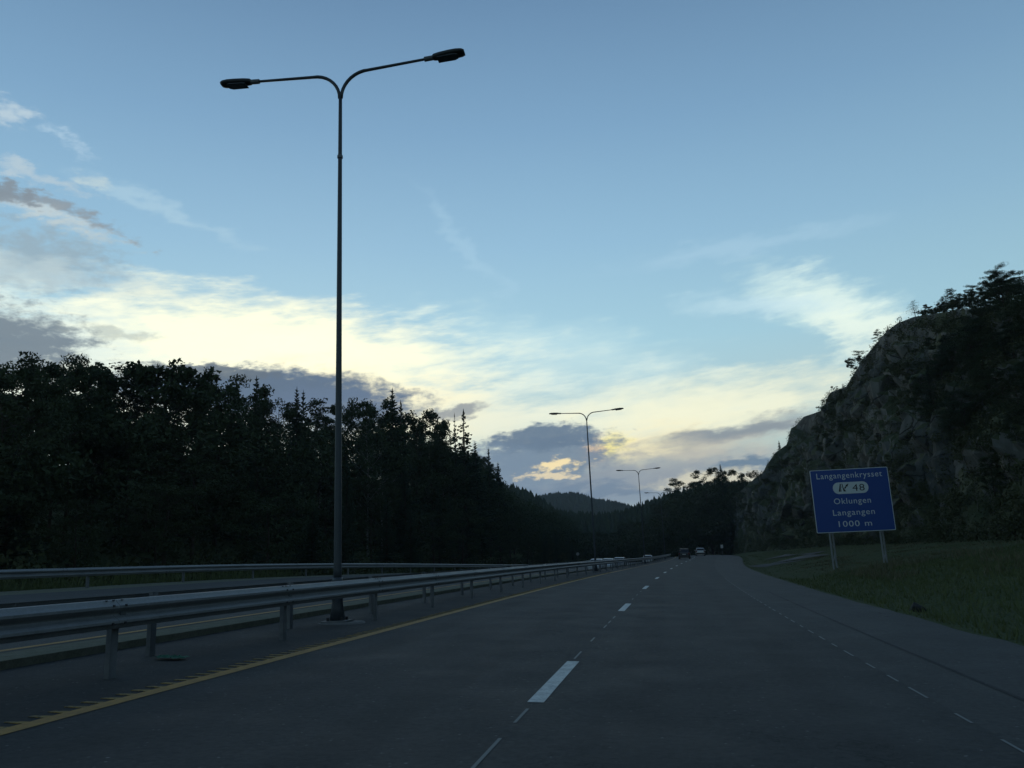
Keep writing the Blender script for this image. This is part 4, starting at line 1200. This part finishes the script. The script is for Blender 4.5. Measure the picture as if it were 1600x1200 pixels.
    bp = MB(); bp.box((0,L/2+.02,.42), (Wd*.80,.10,.26)); bp.build('front_bumper', paint, r)
    np_ = MB(); np_.box((0,-L/2-.02,.74), (.52,.02,.11)); np_.build('number_plate', m_plate, r)
    for sgn in (-1, 1):
        t = MB(); t.box((sgn*hw*.80,-L/2+.0,.84), (.24,.12,.24 if suv else .16)); t.build('tail_light', m_red, r)
        t = MB(); t.box((sgn*hw*.66,L/2-.06,.64), (.34,.16,.15)); t.build('headlight', m_clear, r)
        t = MB(); t.box((sgn*(hw+.08), L*.16, 1.02), (.18,.10,.13)); t.build('mirror', paint, r)
        for yy in (-L*.30, L*.31):
            w = MB(); w.tube([(sgn*(hw-.22), yy, .33), (sgn*(hw-.01), yy, .33)], .33, 16); wo_ = w.build('wheel', m_tyre, r)
            w = MB(); w.tube([(sgn*(hw-.02), yy, .33), (sgn*(hw+.005), yy, .33)], .20, 12); w.build('rim', m_rim, wo_)
    return r
def paintm(name, c, metal=0.3): return mat(name, c, 0.28, metal)
def placecar(o, xr, y, label, oncoming=False, dz=0.0, group=None):
    o.location = road(xr, y, dz+0.005); a = -math.atan((cx(y+1)-cx(y-1))/2)
    o.rotation_euler = (math.atan((zp(y+1)-zp(y-1))/2), math.atan(BANK), a + (math.pi if oncoming else 0))
    if oncoming: o.rotation_euler[1] *= -1
    tag(o, label, 'car', group)
c1 = car('car', paintm('paint_black', (0.015,0.016,0.018)), 4.5, 1.80, 1.60, True)
placecar(c1, -2.65, 133, 'black car seen from behind in the left lane ahead')
c2 = car('car', paintm('paint_silver', (0.36,0.37,0.38), .6), 4.3, 1.76, 1.50, True)
placecar(c2, -0.2, 160, 'silver grey car seen from behind in the right lane near the crest')
c3 = car('car', paintm('paint_white', (0.5,0.51,0.52), 0), 4.5, 1.82, 1.50, False)
placecar(c3, -9.6, 150, 'white oncoming car at the far end of the guard rail next to the black car', True, 0.1)
cg = 'oncoming cars with only their roofs above the guard rail'
cc = copy_tree(c3); placecar(cc, -11.6, 99, 'oncoming car roof above the rail, leftmost of three', True, 0.1, cg)
cc = copy_tree(c3); placecar(cc, -11.6, 109, 'oncoming car roof above the rail, middle of three', True, 0.1, cg)
c4 = car('car', paintm('paint_grey', (0.25,0.26,0.28), .4), 4.6, 1.84, 1.58, True)
placecar(c4, -11.6, 121, 'oncoming grey car roof above the rail, rightmost of three', True, 0.1, cg)

# ------------------------------------------------------------------ small roadside things
p = at(1128.5, 861, 150); mk = empty('marker_post', (p.x, p.y, ground(p.x, p.y)))
mh = at(1128.5, 852, 150).z - ground(p.x, p.y)
mb = MB(); mb.box((0,0,mh/2-.1),(.07,.05,mh)); mb.build('post', m_galvd, mk); mb = MB(); mb.box((0,-.03,mh*.55),(.12,.02,.16)); mb.build('reflector', m_trim, mk)
mb = MB(); mb.box((0,-.03,mh-.2),(.42,.03,.6)); mb.build('plate', m_plate, mk)
tag(mk, 'small white marker on a post at the grass edge near the crest', 'marker')
q = road(-24.3, 165); fs_ = empty('small_sign', (q.x, q.y, ground(q.x, q.y)))
mb = MB(); mb.tube([(0,0,-.2),(0,0,2.6)], .035, 8); mb.build('post', m_galvd, fs_); mb = MB(); mb.tube([(0,-.05,2.4),(0,-.08,2.4)], .32, 16); mb.build('plate', m_alu, fs_)
tag(fs_, 'small grey-backed round sign on a post beyond the oncoming lanes', 'road sign')
# crumpled green rag on the median asphalt
r9 = random.Random(4); g0 = road(-6.35, 9.7, 0.0); vs = []; fs = []
for j in range(8):
    for i in range(12):
        u = i/11-.5; v = j/7-.5; edge_ = 1-max(abs(u), abs(v))*1.2
        vs.append((g0.x+u*0.42+r9.uniform(-.02,.02), g0.y+v*0.22+r9.uniform(-.02,.02), 0.012 + g0.z - BANK*(u*.5) + 0.045*max(0, edge_)*abs(math.sin(u*14+v*6))+r9.uniform(0,.012)))
for j in range(7):
    for i in range(11):
        if (i, j) in ((0,0),(10,0),(0,6),(10,6),(1,0),(9,6)): continue
        fs.append((j*12+i, j*12+i+1, j*12+i+13, j*12+i+12))
mb = MB(); mb.add(vs, fs)
tag(mb.build('rag', mat('green_cloth', (0.035,0.13,0.085), 0.9)), 'crumpled green rag on the asphalt beside the nearest rail post', 'rag')
p = hitg(1433, 957); mb = None
o = link('stone', rocks[3].copy(), None, loc=(p.x, p.y, p.z+.05)); o.data.materials.clear(); o.data.materials.append(mat('dark_stone', (0.02,0.02,0.018), .95)); o.scale = (.42,.42,.40)
tag(o, 'small dark stone in the grass at the right edge of the shoulder', 'stone')

# lay-by behind the sign
poly_ = [hitg(*q) for q in pts]
cxm = sum(p.x for p in poly_)/len(poly_); cym = sum(p.y for p in poly_)/len(poly_)
print('layby', [tuple(round(v,1) for v in p) for p in poly_])
rws = 26; vs = []
ylo, yhi = min(p.y for p in poly_), max(p.y for p in poly_)
left = sorted([poly_[0], poly_[1], poly_[2], poly_[3]], key=lambda p: p.y); right = sorted([poly_[0], poly_[6], poly_[5], poly_[4]], key=lambda p: p.y)
def xat(lst, y):
    return poly([(p.y, p.x) for p in lst], y)
nc = 8; idx = []
for j in range(rws):
    y = ylo + (yhi-ylo)*j/(rws-1); xa, xb = sorted((xat(left, y), xat(right, y)))
    for i in range(nc):
        x = xa + (xb-xa)*i/(nc-1); vs.append((x, y, ground(x, y) + 0.10))
ix = np.arange(rws*nc).reshape(rws, nc); f = np.stack([ix[:-1,:-1], ix[:-1,1:], ix[1:,1:], ix[1:,:-1]], -1).reshape(-1,4)
me = npmesh('side_road', vs, f, True); me.materials.append(m_asph_old); tag(link('side_road', me), kind='structure')

# grass on the right verge and behind the outer rail: uncountable blades
def in_layby(x, y):
    if not ylo <= y <= yhi: return False
    xa, xb = sorted((xat(left, y), xat(right, y))); return xa-.3 < x < xb+.3
def grass(name, N, fpos, m, hmin, hmax):
    r = np.random.default_rng(5); P = fpos(r, N); N = len(P)
    a = r.random(N)*6.283; h = (hmin + (hmax-hmin)*r.random(N)**2)[:,None]; h = h*np.where(P[:,1:2] > 46, 0.28, 1.0)*np.where(P[:,0:1] > 0, 1, 1.6); w = 0.007+0.010*r.random((N,1)); d = np.stack([np.cos(a), np.sin(a), np.zeros(N)], -1)
    lean = r.normal(size=(N,3))*0.35*h; lean[:,2] = 0
    up = np.array([[0,0,1.0]])*h
    w = w*(1+P[:,1:2]/30.0)
    v = np.stack([P-d*w, P+d*w, P+up+lean], 1).reshape(-1,3)
    me = npmesh(name, v, np.arange(N*3).reshape(-1,3)); me.materials.append(m); return tag(link(name, me), kind='stuff')
m_blade = mat('grass_blades', build=foliage((0.095,0.125,0.045), (0.125,0.150,0.065), (0.12,0.125,0.06)), rough=0.9, spec=0.1)
m_straw = mat('dry_grass', build=foliage((0.13,0.125,0.075), (0.19,0.17,0.10), (0.11,0.12,0.06)), rough=0.9, spec=0.1)
def posR(r, N):
    y = 9 + 150*r.random(N)**1.9; out = []
    for yy in y:
        t = r.random()**0.8*15; x = cx(yy) + edge_r(yy) + 0.12 + t
        n_ = mnoise.noise(Vector((x*.6, yy*.3, 1)))
        if in_layby(x, yy): continue
        out.append((x, yy, ground(x, yy)-0.02))
    return np.array(out)
grass('grass', 150000, posR, m_blade, 0.05, 0.22)
def posS(r, N):
    out = []
    for _ in range(N):
        y = 30 + 50*r.random(); t = 3 + 12*r.random(); x = cx(y)+edge_r(y)+t
        if mnoise.noise(Vector((x*.3, y*.2, 11))) < 0.05 or in_layby(x, y): continue
        out.append((x, y, ground(x, y)-0.02))
    return np.array(out)
grass('tall_dry_grass', 14000, posS, m_straw, 0.2, 0.6)
def posL(r, N):
    out = []
    for _ in range(N):
        y = 8 + 130*r.random()**1.4; t = 3.5*r.random(); x = cx(y) - 22.3 - t
        out.append((x, y, ground(x, y)-0.03))
    return np.array(out)
grass('grass', 22000, posL, m_blade, 0.15, 0.6)

# evening haze: one closed box round camera and scene, sky outside it
mb = MB(); mb.box((0, 850, 118), (1300, 2100, 270))
hz = bpy.data.materials.new('haze_air'); hz.use_nodes = True; nt = hz.node_tree
for n in list(nt.nodes): nt.nodes.remove(n)
pv = nt.nodes.new('ShaderNodeVolumePrincipled'); pv.inputs['Color'].default_value = (0.80,0.88,1.0,1); pv.inputs['Density'].default_value = 0.00017
pv.inputs['Anisotropy'].default_value = 0.0
ou = nt.nodes.new('ShaderNodeOutputMaterial'); nt.links.new(pv.outputs[0], ou.inputs['Volume'])
tag(mb.build('haze', hz), kind='stuff')
